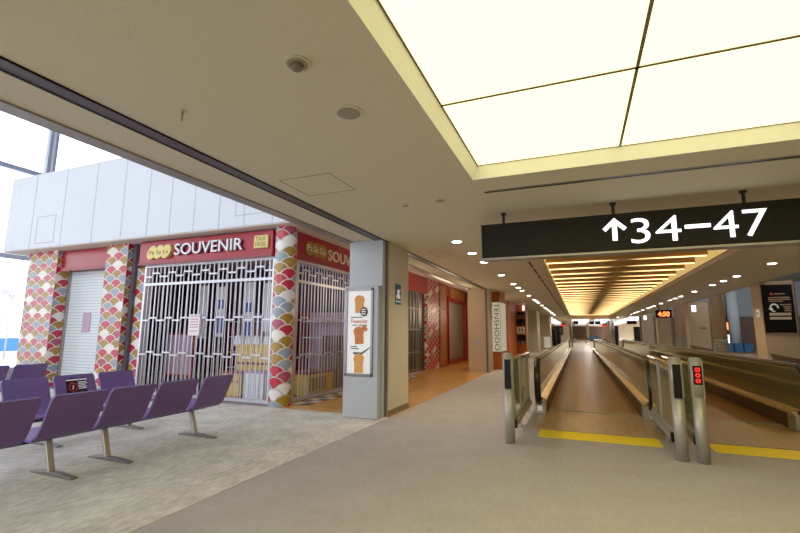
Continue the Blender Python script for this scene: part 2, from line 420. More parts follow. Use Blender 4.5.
# grey cladding with the lit pastry poster
struct('wall_cladding', MB().box(-3.96, -3.28, 7.23, 7.36, 0, ZC), 'pillargrey')
e = empty('advertising_lightbox', 'tall grey poster box with three pastry pictures on the grey pillar', 'sign')
MB().box(-3.97, -3.29, 7.09, 7.225, 0.01, 2.33).build('cabinet', 'pillargrey', e, .012)
f = MB()
for q in ((-3.94, -3.385, .72, .77), (-3.94, -3.385, 2.24, 2.29), (-3.94, -3.895, .72, 2.29), (-3.43, -3.385, .72, 2.29)): f.box(q[0], q[1], 7.065, 7.095, q[2], q[3])
f.build('poster_frame', 'frameslot', e, .005)
ps = MB().box(-3.895, -3.43, 7.078, 7.095, .77, 2.24).build('poster', 'poster', e)
def loaf(cx, cz, w, h, m, tilt=0):
    pr = []
    for a in range(0, 181, 15): pr.append((math.cos(math.radians(a))*w*.54, h*.22 + math.sin(math.radians(a))*h*.28))
    pr += [(-w*.5, h*.12), (-w*.45, h*.02), (-w*.44, -h*.5), (w*.44, -h*.5), (w*.45, h*.02), (w*.5, h*.12)]
    c, s_ = math.cos(tilt), math.sin(tilt)
    pr = [(cx+x*c-z*s_, cz+x*s_+z*c) for x, z in pr]
    return MB().prism(pr, lambda q, t: (q[0], t, q[1]), 7.07, 7.08)
loaf(-3.66, 2.0, .19, .32, 0).build('pastry_picture', 'breadlight', ps)
loaf(-3.66, 1.44, .19, .31, 0, .08).build('pastry_picture', 'bread', ps)
loaf(-3.655, .95, .19, .34, 0).build('pastry_picture', 'breadlight', ps)
loaf(-3.545, 1.57, .075, .12, 0, .6).build('pastry_piece_picture', 'bread', ps)
q = MB(); q.prism([(-3.565+.075*math.cos(a*PI/12), 1.86+.085*math.sin(a*PI/12)) for a in range(24)], lambda q, t: (q[0], t, q[1]), 7.065, 7.078)
q.build('round_badge', 'ink', ps)
q = MB()
for z in (1.82, 1.86, 1.9): q.box(-3.61, -3.53, 7.062, 7.066, z-.008, z+.008)
q.build('badge_writing', 'poster', ps)
text('product_lettering', 'Financier', 'orangeink', ps, (-3.83, 7.077, 1.655), (1, 0, 0), (0, 0, 1), .34, .075, .004, .01)
for (a, b, z) in ((-3.8, -3.7, 1.62), (-3.67, -3.5, 1.62), (-3.83, -3.6, 1.76), (-3.82, -3.66, 1.205), (-3.82, -3.7, 1.24)): MB().box(a, b, 7.072, 7.078, z-.008, z+.008).build('text_line', 'ink', ps)
q = MB()
q.prism([(-3.78, 1.14), (-3.6, 1.14), (-3.44, 1.235), (-3.44, 1.215), (-3.6, 1.1), (-3.75, 1.1)], lambda q, t: (q[0], t, q[1]), 7.072, 7.078)
q.build('utensil_drawing', 'ink', ps)
e = empty('notice_sticker', 'small blue and white notice on the beige side of the near pillar', 'notice')
MB().box(-3.249, -3.243, 7.76, 8.06, 2.03, 2.43).build('sheet', 'bluelabel', e)
MB().box(-3.243, -3.239, 7.82, 8.0, 2.15, 2.22).cyl((-3.242, 7.91, 2.31), .05, .01, 12).box(-3.243, -3.239, 7.86, 7.96, 2.2, 2.31).build('pictogram', 'poster', e)
MB().box(-3.243, -3.239, 7.76, 8.06, 2.085, 2.1).build('stripe', 'poster', e)

# ================================================================== SHOP FRONT
FANC = ['fan_white', 'fan_red', 'fan_gold', 'fan_grey', 'fan_cream', 'fan_rose']
FANSEQ = [[1, 2, 3, 1, 2, 0, 3, 1, 5], [2, 3, 1, 2, 5, 2, 1, 4, 3], [3, 1, 2, 3, 2, 1, 5, 2, 1]]
def fans(mb, u0, u1, z0, z1, fn, R=.235, d=.117, inset=.9, seed=0, pal=None):
    rows = int((z1-z0)/d)+4
    for r in range(-2, rows):
        cz = z0+r*d
        off = R if r % 2 else 0
        k0 = int((u0-off)/(2*R))-1; k1 = int((u1-off)/(2*R))+1
        for k in range(k0, k1+1):
            cu = off+2*R*k
            h = (r*7+k*13+seed*3) % 11
            ci = ((1, 5, 1)[h % 3] if h in (2, 8) else 1, 2, (0 if h in (1, 4, 6, 9) else 5 if h == 3 else 3))[(-r+seed) % 3] if not pal else pal[(r*2+k*5+seed) % len(pal)]
            n = 12; pts = []
            for i in range(n+1):
                u = (-.87+1.74*i/n)*R
                top = math.sqrt(max(0, R*R-u*u)); lo = max(-d+math.sqrt(max(0, R*R-(abs(u)-R)**2)), -2*d+math.sqrt(max(0, R*R-u*u)))
                mid = R*.5
                pts.append((cu+u*inset, cz+(mid+(top-mid)*inset), cz+(mid+(max(min(lo, top), -1)-mid)*inset)))
            for a, b in zip(pts[:-1], pts[1:]):
                ua, ub = max(a[0], u0), min(b[0], u1)
                if ub-ua < 1e-4: continue
                t0 = [min(max(z, z0), z1) for z in (a[2], b[2], b[1], a[1])]
                if t0[2]-t0[1] < 1e-4 and t0[3]-t0[0] < 1e-4: continue
                mb.poly([fn(ua, t0[0]), fn(ub, t0[1]), fn(ub, t0[2]), fn(ua, t0[3])], ci)
def box_column(name, x0, x1, y0, y1, z1, label, seed, face_right=True):
    mb = MB().box(x0, x1, y0, y1, 0, z1, 0)
    fans(mb, 0, x1-x0, 0, z1, lambda u, z: (x0+u, y0-.004, z), seed=seed)
    fans(mb, 0, y1-y0, 0, z1, lambda u, z: (x1+.004, y0+u, z), seed=seed+2)
    o = mb.build(name, FANC, None, 0, ((x0+x1)/2, (y0+y1)/2, 0)); return tag(o, label, 'column')
box_column('patterned_column', -14.65, -13.36, 7.54, 8.0, 3.71, 'wide square column in pastel fan-scale pattern left of the white roller shutter', 0)
box_column('patterned_column', -11.34, -10.54, 7.54, 7.85, 3.71, 'square fan-scale patterned column between roller shutter and souvenir gate', 4)
cc = (-5.73, 7.62); CR = .225
mb = MB().cyl((cc[0], cc[1], .005), CR, 3.705, 40, mi=0)
fans(mb, 0, 2*PI*CR, 0.005, 3.71, lambda u, z: (cc[0]+(CR+.004)*math.cos(u/CR-PI/2-1.0), cc[1]+(CR+.004)*math.sin(u/CR-PI/2-1.0), z), pal=[1, 3, 2, 5, 2, 0, 1, 3, 2, 1, 2, 3, 0], R=2*PI*CR/6, seed=3)
tag(mb.build('patterned_column', FANC, None, 0, (cc[0], cc[1], 0)), 'round column wrapped in red, gold and grey fan-scale pattern at the shop corner', 'column')
# post beside gate
struct('trim_8', MB().box(-10.5, -10.4, 7.66, 7.85, 0, 3.71), 'slot')
mb = MB().box(-10.4, -9.99, 7.75, 7.9, 0, 3.08, 0)
fans(mb, 0, .41, 0, 3.08, lambda u, z: (-10.4+u, 7.746, z), seed=5)
tag(mb.build('patterned_panel', FANC), 'narrow fan-scale patterned strip in shadow beside the front gate', 'panel')

# fascia with lettering (front)
e = empty('shop_sign', 'red fascia sign reading SOUVENIR over the front gate, lit by daylight', 'sign')
MB().box(-10.05, -6.0, 7.5, 7.8, 3.1, 3.68, 0).build('fascia', 'red', e, .01)
MB().box(-10.05, -6.0, 7.47, 7.5, 3.1, 3.15).build('fascia_lip', 'reddark', e)
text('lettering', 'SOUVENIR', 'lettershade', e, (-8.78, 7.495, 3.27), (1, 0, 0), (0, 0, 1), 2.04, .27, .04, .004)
text('lettering', 'SOUVENIR', 'letter', e, (-8.81, 7.455, 3.28), (1, 0, 0), (0, 0, 1), 2.04, .27, .02, .004)
for i, t in enumerate(('Fa', 'So', 'La')):
    cx = -9.56+i*.25
    q = MB().prism([(cx+.15*math.cos(a*PI/16)+.05*math.sin(a*PI/16), 3.385+.165*math.sin(a*PI/16)) for a in range(32)], lambda p, t: (p[0], t, p[1]), 7.44-i*.012, 7.5)
    b = q.build('gold_badge', 'goldplate', e)
    text('badge_lettering', t, 'goldtext', b, (cx-.08, 7.438-i*.012, 3.335), (1, 0, 0), (0, 0, 1), .16, .10, .004)
b = MB().box(-6.47, -6.09, 7.45, 7.5, 3.28, 3.57).build('tax_free_plate', 'goldplate', e, .02)
text('plate_lettering', 'TAX', 'goldtext', b, (-6.42, 7.449, 3.44), (1, 0, 0), (0, 0, 1), .28, .09, .004, .01)
text('plate_lettering', 'FREE', 'goldtext', b, (-6.42, 7.449, 3.32), (1, 0, 0), (0, 0, 1), .28, .09, .004, .01)
# side fascia
SX = -5.66
e = empty('shop_sign', 'dark red fascia sign along the shop side, its SOUV lettering cut off by the pillar', 'sign')
MB().box(SX-.3, SX, 7.86, 14.8, 3.08, 3.70).build('fascia', 'red', e, .01)
MB().box(SX, SX+.03, 7.86, 14.8, 3.08, 3.13).build('fascia_lip', 'reddark', e)
text('lettering', 'SOUVENIR', 'cream', e, (SX+.002, 9.2, 3.25), (0, 1, 0), (0, 0, 1), 2.1, .27, .02, .012)
for i, t in enumerate(('Fa', 'So', 'La')):
    cy_ = 8.4+i*.26
    q = MB().prism([(cy_+.19*math.cos(a*PI/16), 3.4+.16*math.sin(a*PI/16)) for a in range(32)], lambda p, t: (t, p[0], p[1]), SX, SX+.02+i*.006)
    b = q.build('gold_badge', 'fan_gold', e)
    text('badge_lettering', t, 'cream', b, (SX+.021+i*.006, cy_-.12, 3.34), (0, 1, 0), (0, 0, 1), .23, .14, .004, .01)

# folding gates
def gate(root, L, H, fn, seed=0, n=None):
    """fn(a, depth, z) -> xyz ; a along the gate"""
    rnd = random.Random(seed); n = n or int(L/.066)
    g = MB(); xs = []
    for i in range(n+1):
        a = L*i/n + rnd.uniform(-.014, .014)*(0 < i < n); xs.append(a)
        dd = .02*(1 if i % 2 else -1)
        wd = .0062 if i % 3 else .010
        g.prism([(-wd, -.008), (wd, -.008), (wd, .008), (-wd, .008)], lambda p, z, a=a, dd=dd: fn(a+p[0]+(.009 if z > .1 else -.009)*(1 if i % 2 else -1), dd+p[1], z), .07, H-.03)
    g.build('lattice_bars', 'gate', root)
    for zc, am in ((H-.24, .045), (1.78, .03), (.97, .03)):
        h = MB(); zp = None
        for i in range(n):
            z = zc + am*(1 if (i//4) % 2 else -1)
            h.prism([(xs[i], z-.017), (xs[i+1], z-.017), (xs[i+1], z+.017), (xs[i], z+.017)], lambda p, d: fn(p[0], d, p[1]), -.05, -.04)
            if zp is not None and zp != z: h.prism([(xs[i]-.006, min(z, zp)-.017), (xs[i]+.006, min(z, zp)-.017), (xs[i]+.006, max(z, zp)+.017), (xs[i]-.006, max(z, zp)+.017)], lambda p, d: fn(p[0], d, p[1]), -.05, -.04)
            zp = z
        h.build('link_bar', 'gate', root)
    r = MB(); r.prism([(0, H-.50), (L, H-.50), (L, H-.44), (0, H-.44)], lambda p, d: fn(p[0], d, p[1]), -.06, -.045)
    r.build('cross_rail', 'gate', root)
    t = MB()
    t.prism([(0, .012), (L, .012), (L, .08), (0, .08)], lambda p, d: fn(p[0], d, p[1]), -.05, .05)
    t.build('bottom_track', 'gate', root)
    t = MB(); t.prism([(0, H-.05), (L, H-.05), (L, H), (0, H)], lambda p, d: fn(p[0], d, p[1]), -.05, .05)
    t.build('top_track', 'gate', root)
    for a in (0, L-.06):
        t = MB(); t.prism([(a, .012), (a+.06, .012), (a+.06, H), (a, H)], lambda p, d: fn(p[0], d, p[1]), -.055, .055)
        t.build('end_post', 'gate', root)
e = empty('folding_gate', 'closed silver lattice gate under the daylit SOUVENIR sign', 'gate')
gate(e, 3.96, 3.1, lambda a, d, z: (-9.97+a, 7.68+d, z), 1)
e = empty('folding_gate', 'closed lattice gate along the shop side between round column and grey pillar', 'gate')
gate(e, 6.7, 3.08, lambda a, d, z: (SX-.09-d, 7.98+a, z), 2)
e = empty('glass_door', 'dark glass shop door with thin pale bars, seen through the opening behind the near pillar', 'door')
MB().box(SX-.16, SX-.14, 14.75, 16.98, .02, 3.03).build('pane', 'darkglass', e)
q = MB()
for y in (14.9, 15.25, 15.6, 15.95, 16.2): q.box(SX-.14, SX-.11, y-.018, y+.018, .02, 3.03)
for z in (2.4, 1.6, .75, .1): q.box(SX-.14, SX-.115, 14.75, 16.4, z-.025, z+.025)
q.build('bar_grid', 'greyshutter', e)
e = empty('notice_sheet', 'pale printed notice sheet hung on the front lattice gate', 'notice')
MB().box(-9.42+.7, -9.06+.7, 7.605, 7.612, 1.40, 1.9).build('sheet', 'paper', e) if False else None
MB().box(-8.34, -8.02, 7.60, 7.61, 1.40, 1.88).build('sheet', 'paper', e)
q = MB()
for z in (1.84, 1.77, 1.71, 1.65, 1.59, 1.5): q.box(-8.31, -8.06, 7.596, 7.6, z-.008, z+.008)
q.build('print_lines', 'fan_rose', e)

# roller shutter bay
e = empty('roller_shutter', 'closed white roller shutter with a small notice, between two patterned columns', 'shutter')
q = MB().box(-13.36, -11.34, 7.95, 8.0, .01, 3.15, 0)
for k in range(38): q.box(-13.36, -11.34, 7.935, 7.95, .03+k*.082, .03+k*.082+.062, 0)
for k in range(38): q.box(-13.36, -11.34, 7.944, 7.951, .092+k*.082, .03+(k+1)*.082, 1)
q.build('curtain', ['shutter', 'shutterline'], e)
for x in (-13.35, -11.39): MB().box(x, x+.05, 7.87, 7.93, .01, 3.15).build('guide_rail', 'alu', e)
MB().box(-12.62, -12.3, 7.92, 7.93, 1.45, 1.98).build('notice', 'pinkpanel', e)
e = empty('shutter_header', 'red boxed header above the white roller shutter', 'header')
MB().box(-13.35, -11.35, 7.65, 7.95, 3.16, 3.7).build('box', 'red', e, .015)
MB().box(-13.35, -11.35, 7.6, 7.66, 3.12, 3.2).build('lip', 'reddark', e)
# side front beyond: patterned column, panels, red framed shutter
mb = MB().box(SX-.4, SX, 17.0, 18.5, 0, 3.7, 0)
fans(mb, 0, 1.5, 0, 3.7, lambda u, z: (SX+.004, 17.0+u, z), seed=1, pal=[5, 1, 0, 5, 1, 2, 1])
fans(mb, 0, .4, 0, 3.7, lambda u, z: (SX-.4+u, 16.996, z), seed=6)
tag(mb.build('patterned_column', FANC), 'patterned column between the two far shop gates, seen through the opening', 'column')
struct('wall_shop_side', MB().box(SX-.4, SX-.02, 18.5, 20.0, 0, 3.7, 0).box(SX-.4, SX-.02, 20, 25.9, 3.05, 3.7, 0).box(SX-.4, SX-.02, 23.5, 25.9, 0, 3.05, 0)
       .box(SX-.02, SX+.02, 18.7, 19.6, .1, 2.5, 1).box(SX-.02, SX+.02, 18.7, 19.6, 2.6, 3.6, 1).box(SX-.02, SX+.02, 20.4, 23.2, 3.15, 3.6, 1)
       , ['reddark', 'ochre'])
struct('trim_12', MB().box(SX-.3, SX, 14.8, 17.0, 3.04, 3.7, 0), 'reddark')
e = empty('roller_shutter', 'grey roller shutter in a red frame beyond the patterned column', 'shutter')
q = MB().box(SX-.2, SX-.15, 20.15, 23.35, .2, 3.0, 0)
for k in range(34): q.box(SX-.15, SX-.14, 20.15, 23.35, .22+k*.082, .28+k*.082, 0)
q.build('curtain', 'greyshutter', e)
MB().box(SX-.25, SX+.03, 20, 20.15, 0.01, 3.15).box(SX-.25, SX+.03, 23.35, 23.5, 0.01, 3.15).box(SX-.25, SX+.03, 20.15, 23.35, 3.0, 3.15).box(SX-.25, SX+.03, 20.15, 23.35, .01, .2).build('frame', 'reddark', e)
# chequered threshold tiles
q = MB()
for i in range(22):
    for j in range(2): q.box(SX+.02+j*.2, SX+.22+j*.2, 7.9+i*.3, 8.2+i*.3, .002, .008, (i+j) % 2)
struct('trim_9', q, ['tilew', 'tiled'])

# shop interior
def counter(x0, x1, y0, y1, h, lb, mtop, mfront, mside):
    e = empty('display_counter', lb, 'counter', None, ((x0+x1)/2, (y0+y1)/2, 0))
    cx, cy = (x0+x1)/2, (y0+y1)/2; a, b = (x1-x0)/2, (y1-y0)/2
    MB().box(-a, a, -b, b, .08, h-.04).build('body', mfront, e, .01)
    MB().box(-a-.06, a+.06, -b-.08, b+.06, h-.04, h).build('counter_top', mtop, e, .008)
    MB().box(-a+.03, a-.03, -b+.04, b-.04, .002, .08).build('plinth', mside, e)
    MB().box(-a+.06, a-.06, -b-.012, -b, .2, h*.55).build('front_panel', 'yellow', e)
    MB().box(-a-.02, a+.02, -b-.02, -b, h*.62, h*.66).build('front_strip', 'reddark', e)
    return e
counter(-7.45, -6.3, 8.25, 8.8, 1.20, 'tall yellow display counter with red trim behind the front gate', 'yellow', 'yellow', 'reddark')
counter(-7.5, -7.0, 7.84, 7.98, .62, 'low yellow bin with red trim in front of the tall counter', 'reddark', 'yellow', 'reddark')
for i, (x, w_) in enumerate(((-7.75, .22), (-7.45, .16), (-7.2, .2), (-6.9, .18), (-6.62, .22))):
    o = MB().prism([(-w_/2, 0), (w_/2, 0), (w_/2*.8, .14), (w_/2*.5, .2), (-w_/2*.5, .2), (-w_/2*.8, .14)], lambda p, t: (p[0], t, p[1]), -.1, .1).build('confectionery_pack', 'whitebanner')
    o.location = (x+.22, 8.4, 1.2)
    tag(o, '%s white wrapped pack from the left on the tall yellow counter' % ORD[i], 'package', 'packs on the yellow counter')
e = empty('display_case', 'grey-white display block right of the low yellow bin behind the gate', 'display')
MB().box(-6.85, -6.3, 7.82, 8.0, .02, .6).build('body', 'whitebanner', e, .01)
MB().box(-6.87, -6.28, 7.81, 8.02, .6, .66).build('top', 'pinkpanel', e)
for i, (x, z0, z1, mm, lb) in enumerate(((-10.0, .4, 1.4, 'pinkpanel', 'pink-white poster board in a red frame behind the left half of the front gate'),)):
    e = empty('poster_board', lb, 'poster')
    MB().box(x, x+.85, 8.5, 8.53, z0, z1).build('board', mm, e)
    MB().box(x-.06, x, 8.48, 8.55, 0.002, z1+.05).box(x+.85, x+.91, 8.48, 8.55, 0.002, z1+.05).box(x, x+.85, 8.48, 8.55, z1, z1+.05).box(x, x+.85, 8.48, 8.55, z0-.06, z0).build('frame', 'reddark', e)
for i, (x, z0, z1, c) in enumerate(((-9.75, 1.3, 2.75, 0), (-9.1, 1.35, 2.7, 1), (-8.15, 1.25, 2.8, 1), (-7.55, 1.5, 2.75, 0), (-7.05, 1.3, 2.65, 1))):
    e = empty('hanging_banner', '%s hanging cloth banner from the left inside the shop, %s' % (ORD[i], ('white', 'white with blue blocks')[c]), 'banner', 'banners inside the souvenir shop')
    b = MB().box(x, x+.24, 9.2, 9.215, z0, z1).build('cloth', 'whitebanner', e)
    if c: [MB().box(x+.03, x+.21, 9.19, 9.2, z0+q0, z0+q1).build('blue_block', 'bluebanner', b) for q0, q1 in ((.1, .5), (.75, 1.0))]
    MB().tube([(x-.03, 9.207, z1), (x+.27, 9.207, z1)], .012, side=(0, 1, 0)).build('rod', 'alu', e)
    MB().tube([(x+.12, 9.207, z1), (x+.12, 9.207, 3.71)], .006, side=(0, 1, 0)).build('cord', 'alu', e)
def shelf(x, y, L, lb, axis=0):
    e = empty('shelf_unit', lb, 'shelf', None, (x, y, 0))
    if axis: e.rotation_euler = (0, 0, PI/2)
    MB().box(-L/2, L/2, .2, .23, .02, 2.1).build('back_panel', 'pinkpanel', e)
    for z in (.3, .8, 1.3, 1.8): MB().box(-L/2, L/2, -.2, .2, z, z+.03).build('shelf_board', 'whitebanner', e)
    for s in (-1, 1): MB().box(s*L/2-.02, s*L/2+.02, -.2, .23, .002, 2.1).build('side_panel', 'reddark', e)
shelf(-9.6, 11.8, 2.6, 'pink-backed shelf unit deep inside the shop, behind the poster boards')
shelf(-7.2, 11.8, 1.6, 'pink-backed shelf unit deep inside the shop, behind the yellow counter')
e = empty('display_crate', 'yellow-fronted low display behind the side gate near the round column', 'display', None, (-6.2, 9.35, 0))
MB().box(-.25, .3, -.5, .7, .02, .5).build('body', 'yellow', e, .01)
MB().box(-.27, .32, -.52, .72, .5, .55).build('top', 'reddark', e)
MB().box(.3, .31, -.4, .3, .12, .42).build('front_panel', 'fan_gold', e)
e = empty('display_crate', 'grey-white stacked display behind the middle of the side gate', 'display', None, (-6.2, 10.75, 0))
MB().box(-.3, .3, -.5, .5, .02, .9).build('body', 'baseb', e, .01)
MB().box(-.25, .25, -.4, .4, .9, 1.4).build('top', 'brownitem', e)

# ================================================================== SEATING
PROF = [(0, .85), (.06, .72), (.125, .57), (.185, .46), (.245, .40), (.32, .378), (.45, .39), (.66, .425), (.71, .42)]
def smooth(pr, n=3):
    out = []
    for i in range(len(pr)-1):
        p0, p1, p2, p3 = pr[max(i-1, 0)], pr[i], pr[i+1], pr[min(i+2, len(pr)-1)]
        for k in range(n):
            t = k/n
            out.append(tuple(.5*((2*b)+(c-a)*t+(2*a-5*b+4*c-d)*t*t+(3*b-a-3*c+d)*t**3) for a, b, c, d in zip(p0, p1, p2, p3)))
    return out+[pr[-1]]
SP = smooth(PROF); KB = 13
def shell(y0, y1, i0, i1, sx):
    mb = MB(); n = len(SP); th = .026; P2 = []
    for i in range(n):
        a = Vector(SP[max(i-1, 0)]); b = Vector(SP[min(i+1, n-1)]); t = (b-a).normalized(); nn = Vector((-t.y, t.x))
        if nn.y < 0 and i > n//2 or nn.x < 0 and i <= n//2: nn = -nn
        P2.append((Vector(SP[i]), Vector(SP[i])+nn*th))
    for i in range(i0, i1):
        wi = .018 if i == 0 else 0; wj = 0
        (a, a2), (b, b2) = P2[i], P2[i+1]
        A = [(a, wi), (b, wj)]; A2 = [(a2, wi), (b2, wj)]
        f = lambda q, y: (q.x*sx, y, q.y)
        for (p, w1), (q, w2) in (A, A2[::-1]):
            mb.poly([f(p, y0+w1), f(q, y0+w2), f(q, y1-w2), f(p, y1-w1)])
        mb.poly([f(a, y0+wi), f(b, y0+wj), f(b2, y0+wj), f(a2, y0+wi)]); mb.poly([f(a, y1-wi), f(b, y1-wj), f(b2, y1-wj), f(a2, y1-wi)])
        if i == i0: mb.poly([f(a, y0+wi), f(a, y1-wi), f(a2, y1-wi), f(a2, y0+wi)])
        if i == i1-1: mb.poly([f(b, y0+wj), f(b, y1-wj), f(b2, y1-wj), f(b2, y0+wj)])
    return mb
def seat_row(x, sx, seats, legs, label, sign=None):
    e = empty('bench_seating', label, 'bench', 'rows of purple waiting seats', (x, 0, 0))
    for i, (a, b) in enumerate(seats):
        s = shell(a, b, KB-1, len(SP)-1, sx).build('seat', 'purpleseat', e)
        bk = shell(a, b, 0, KB, sx).build('backrest', 'purple', s)
        MB().box(sx*.36, sx*.56, (a+b)/2-.12, (a+b)/2+.12, .372, .392).build('seat_bracket', 'beam', s)
        if sign == i:
            q = MB(); c = (a+b)/2+.015; w0 = .13
            def on(uu, zz, d):     # on the front face of the backrest
                for (p, q_) in zip(SP[:-1], SP[1:]):
                    if q_[1] <= zz <= p[1]:
                        t = (p[1]-zz)/(p[1]-q_[1]); xx = p[0]+(q_[0]-p[0])*t; break
                return ((xx+.026*1.12+d)*sx, uu, zz)
            zt, zb = .81, .615
            for k in range(6):
                za, zc_ = zt+(zb-zt)*k/6, zt+(zb-zt)*(k+1)/6
                q.poly([on(c-w0-.02, za, .004), on(c+w0-.0, za, .004), on(c+w0-.0, zc_, .004), on(c-w0-.02, zc_, .004)], 0)
            cx_, cz = c-w0+.07, .69
            for k in range(20):
                a0, a1 = 2*PI*k/20, 2*PI*(k+1)/20
                q.poly([on(cx_+.064*math.cos(a0), cz+.064*math.sin(a0), .007), on(cx_+.064*math.cos(a1), cz+.064*math.sin(a1), .007), on(cx_+.05*math.cos(a1), cz+.05*math.sin(a1), .007), on(cx_+.05*math.cos(a0), cz+.05*math.sin(a0), .007)], 1)
            q.poly([on(cx_-.032, cz+.026, .008), on(cx_-.026, cz+.032, .008), on(cx_+.032, cz-.026, .008), on(cx_+.026, cz-.032, .008)], 1)
            q.poly([on(cx_-.015, cz-.025, .007), on(cx_-.002, cz-.03, .007), on(cx_+.012, cz+.02, .007), on(cx_+.002, cz+.03, .007)], 2)
            for k, (l0, l1, z) in enumerate(((-.15, .14, .788), (.01, .13, .752), (.01, .14, .73), (.01, .11, .708), (.01, .13, .686), (.01, .12, .664))):
                h_ = .007 if k == 0 else .004
                q.poly([on(c+l0, z-h_, .007), on(c+l1, z-h_, .007), on(c+l1, z+h_, .007), on(c+l0, z+h_, .007)], 2)
            tag(q.build('prohibition_sticker', ['black', 'fan_red', 'poster'], s), 'black sticker with a red prohibition ring')
    y0, y1 = seats[0][0]+.1, seats[-1][1]-.1
    MB().box(sx*.42, sx*.5, y0, y1, .345, .375).build('beam', 'beam', e, .005)
    for y in legs:
        l = MB().prism([(.44, .35), (.51, .35), (.325, .035), (.255, .035)], lambda p, t: (p[0]*sx*.6+.16*sx, t, p[1]), y-.035, y+.035).build('leg', 'legmetal', e, .008)
        MB().prism([(-.05, 0.005), (.63, .005), (.63, .022), (.36, .045), (.22, .045), (-.05, .022)], lambda p, t: (p[0]*sx, t, p[1]), y-.035, y+.035).build('foot', 'footmetal', l, .004)
    return e
seat_row(-4.87, -1, [(1.55, 2.1), (2.2, 2.77), (2.87, 3.43), (3.47, 4.03), (4.09, 4.69), (4.80, 5.35)], [1.9, 3.12, 3.72, 5.0], 'nearest row of purple seats seen from behind, with silver legs')
seat_row(-6.92, 1, [(2.8, 3.33), (3.41, 3.95), (4.02, 4.58), (4.65, 5.21)], [3.0, 3.85, 5.0], 'second row of purple seats, facing the camera, one back with a black sticker', 2)
seat_row(-9.75, -1, [(3.75, 4.3), (4.38, 4.94), (5.02, 5.58)], [4.0, 5.2], 'third row of purple seats, backs to us, in front of the left patterned column')
seat_row(-11.7, 1, [(4.2, 4.75), (4.82, 5.37)], [4.5, 5.1], 'farthest row of purple seats, only a sliver showing at the left edge')

# ================================================================== CEILING FIXTURES
e = empty('luminous_ceiling', 'large glowing cream ceiling light of square panels over the corridor', 'ceiling light')
nx, ny = 3, 4; zl = ZC+.16
dx = (PX1-PX0)/nx; dy = 1.42
ys = [LY1-1.42*k for k in range(5)]; ys[-1] = LY0
for i in range(nx):
    for j in range(ny):
        MB().box(PX0+i*dx+.012, PX0+(i+1)*dx-.012, ys[j+1]+.012, ys[j]-.012, zl, zl+.02).build('light_panel', 'panel', e)
q = MB()
for i in range(nx+1): q.box(PX0+i*dx-.012, PX0+i*dx+.012, LY0, LY1, zl-.006, zl+.02)
for j in range(ny+1): q.box(PX0, PX1, ys[j]-.012, ys[j]+.012, zl-.006, zl+.02)
q.build('divider_grid', 'baseb', e)
MB().box(L0, L1, LY0, LY1, zl+.05, zl+.08).build('housing', 'ceil', e)

e = empty('slatted_ceiling_light', 'long recessed ceiling box of warm lit slats above the moving walkways', 'ceiling light')
k = 0; y = SY0+.5
sl0 = sl1 = None
while y < SY1-.3:
    s = MB().box(S0+.02, S1-.25, -.02, .5, ZC+.22, ZC+.36).box(S0+.02, S1-.25, -.03, .01, ZC+.10, ZC+.36).build('slat', 'slat', e) if sl0 is None else None
    if s is not None:
        st = MB().box(S0+.03, S1-.27, -.04, -.03, ZC+.09, ZC+.112).build('edge_glow', 'slat_glow', s)  # glowing edge in place of light cast on the slat
        sl0 = s; s.location.y = y
    else:
        s = copy_tree(sl0, e); s.location.y = y
    y += 1.2
for x0, x1 in ((S0+.005, S0+.015), (S1-.015, S1-.005)): MB().box(x0, x1, SY0+.1, SY1-.1, ZC+.125, ZC+.42).build('glow_wall', 'side_glow', e)  # side walls glow by themselves as if lit
MB().box(S0+.3, S1-.3, SY1-.12, SY1-.05, ZC+.1, ZC+.35).build('end_strip', 'led_cove', e)

def downlights(x, side):
    ys = [7.9, 9.2, 10.5, 13.1, 15.7, 17.0, 18.3, 20.9, 23.5, 24.8, 26.1, 28.7, 31.3, 32.6, 33.9, 36.5, 39.1, 40.4, 41.7, 44.3]
    base = None
    for i, y in enumerate(ys):
        lb = '%s recessed downlight from the camera in the %s corridor row' % (ORD[i], side)
        if base is None:
            e = base = empty('downlight', lb, 'ceiling light', 'recessed downlights along the corridor', (x, y, ZC))
            MB().cyl((0, 0, -.008), .115, .02, 24).build('trim_ring', 'ceil', e)
            MB().cyl((0, 0, -.014), .085, .012, 24).build('lens', 'lens', e)
        else:
            e = copy_tree(base); e.location = (x, y, ZC); e['label'] = lb
        ld = bpy.data.lights.new('downlight_lamp', 'SPOT'); ld.energy = 90; ld.color = (1, .80, .52); ld.spot_size = math.radians(120); ld.spot_blend = 1; ld.shadow_soft_size = .08
        lo = bpy.data.objects.new('downlight_lamp', ld); COL.objects.link(lo); lo.location = (x, y, ZC-.05)
downlights(-2.05, 'left'); downlights(4.44, 'right')
def disc(x, y, r, name, lb, cat, m, m2):
    e = empty(name, lb, cat, None, (x, y, ZC))
    MB().cyl((0, 0, -.012), r, .02, 28).build('rim', m, e)
    MB().cyl((0, 0, -.016), r*.8, .01, 28).build('face', m2, e)
    return e
M['speakerface'] = mat('speaker_face', (150, 142, 124), .7, bump=.3, bscale=300)
disc(-1.58, 2.81, .115, 'ceiling_speaker', 'round ceiling speaker with grey mesh face, nearest the glowing panels', 'speaker', 'ceil', 'speakerface')
s = disc(-1.58, 2.13, .085, 'smoke_detector', 'small round detector with a dark centre, nearest the camera on the ceiling', 'detector', 'ceil', 'speakerface')
MB().cyl((0, 0, -.05), .03, .04, 16, .045).build('sensor', 'baseb', s)
disc(-1.58, 5.27, .075, 'ceiling_speaker', 'small round ceiling disc farther along, left of the hanging gate sign', 'speaker', 'ceil', 'speakerface')
disc(-2.09, 5.32, .05, 'sprinkler_plate', 'tiny round cover plate beside the farther ceiling disc', 'plate', 'ceil', 'speakerface')
q = MB()
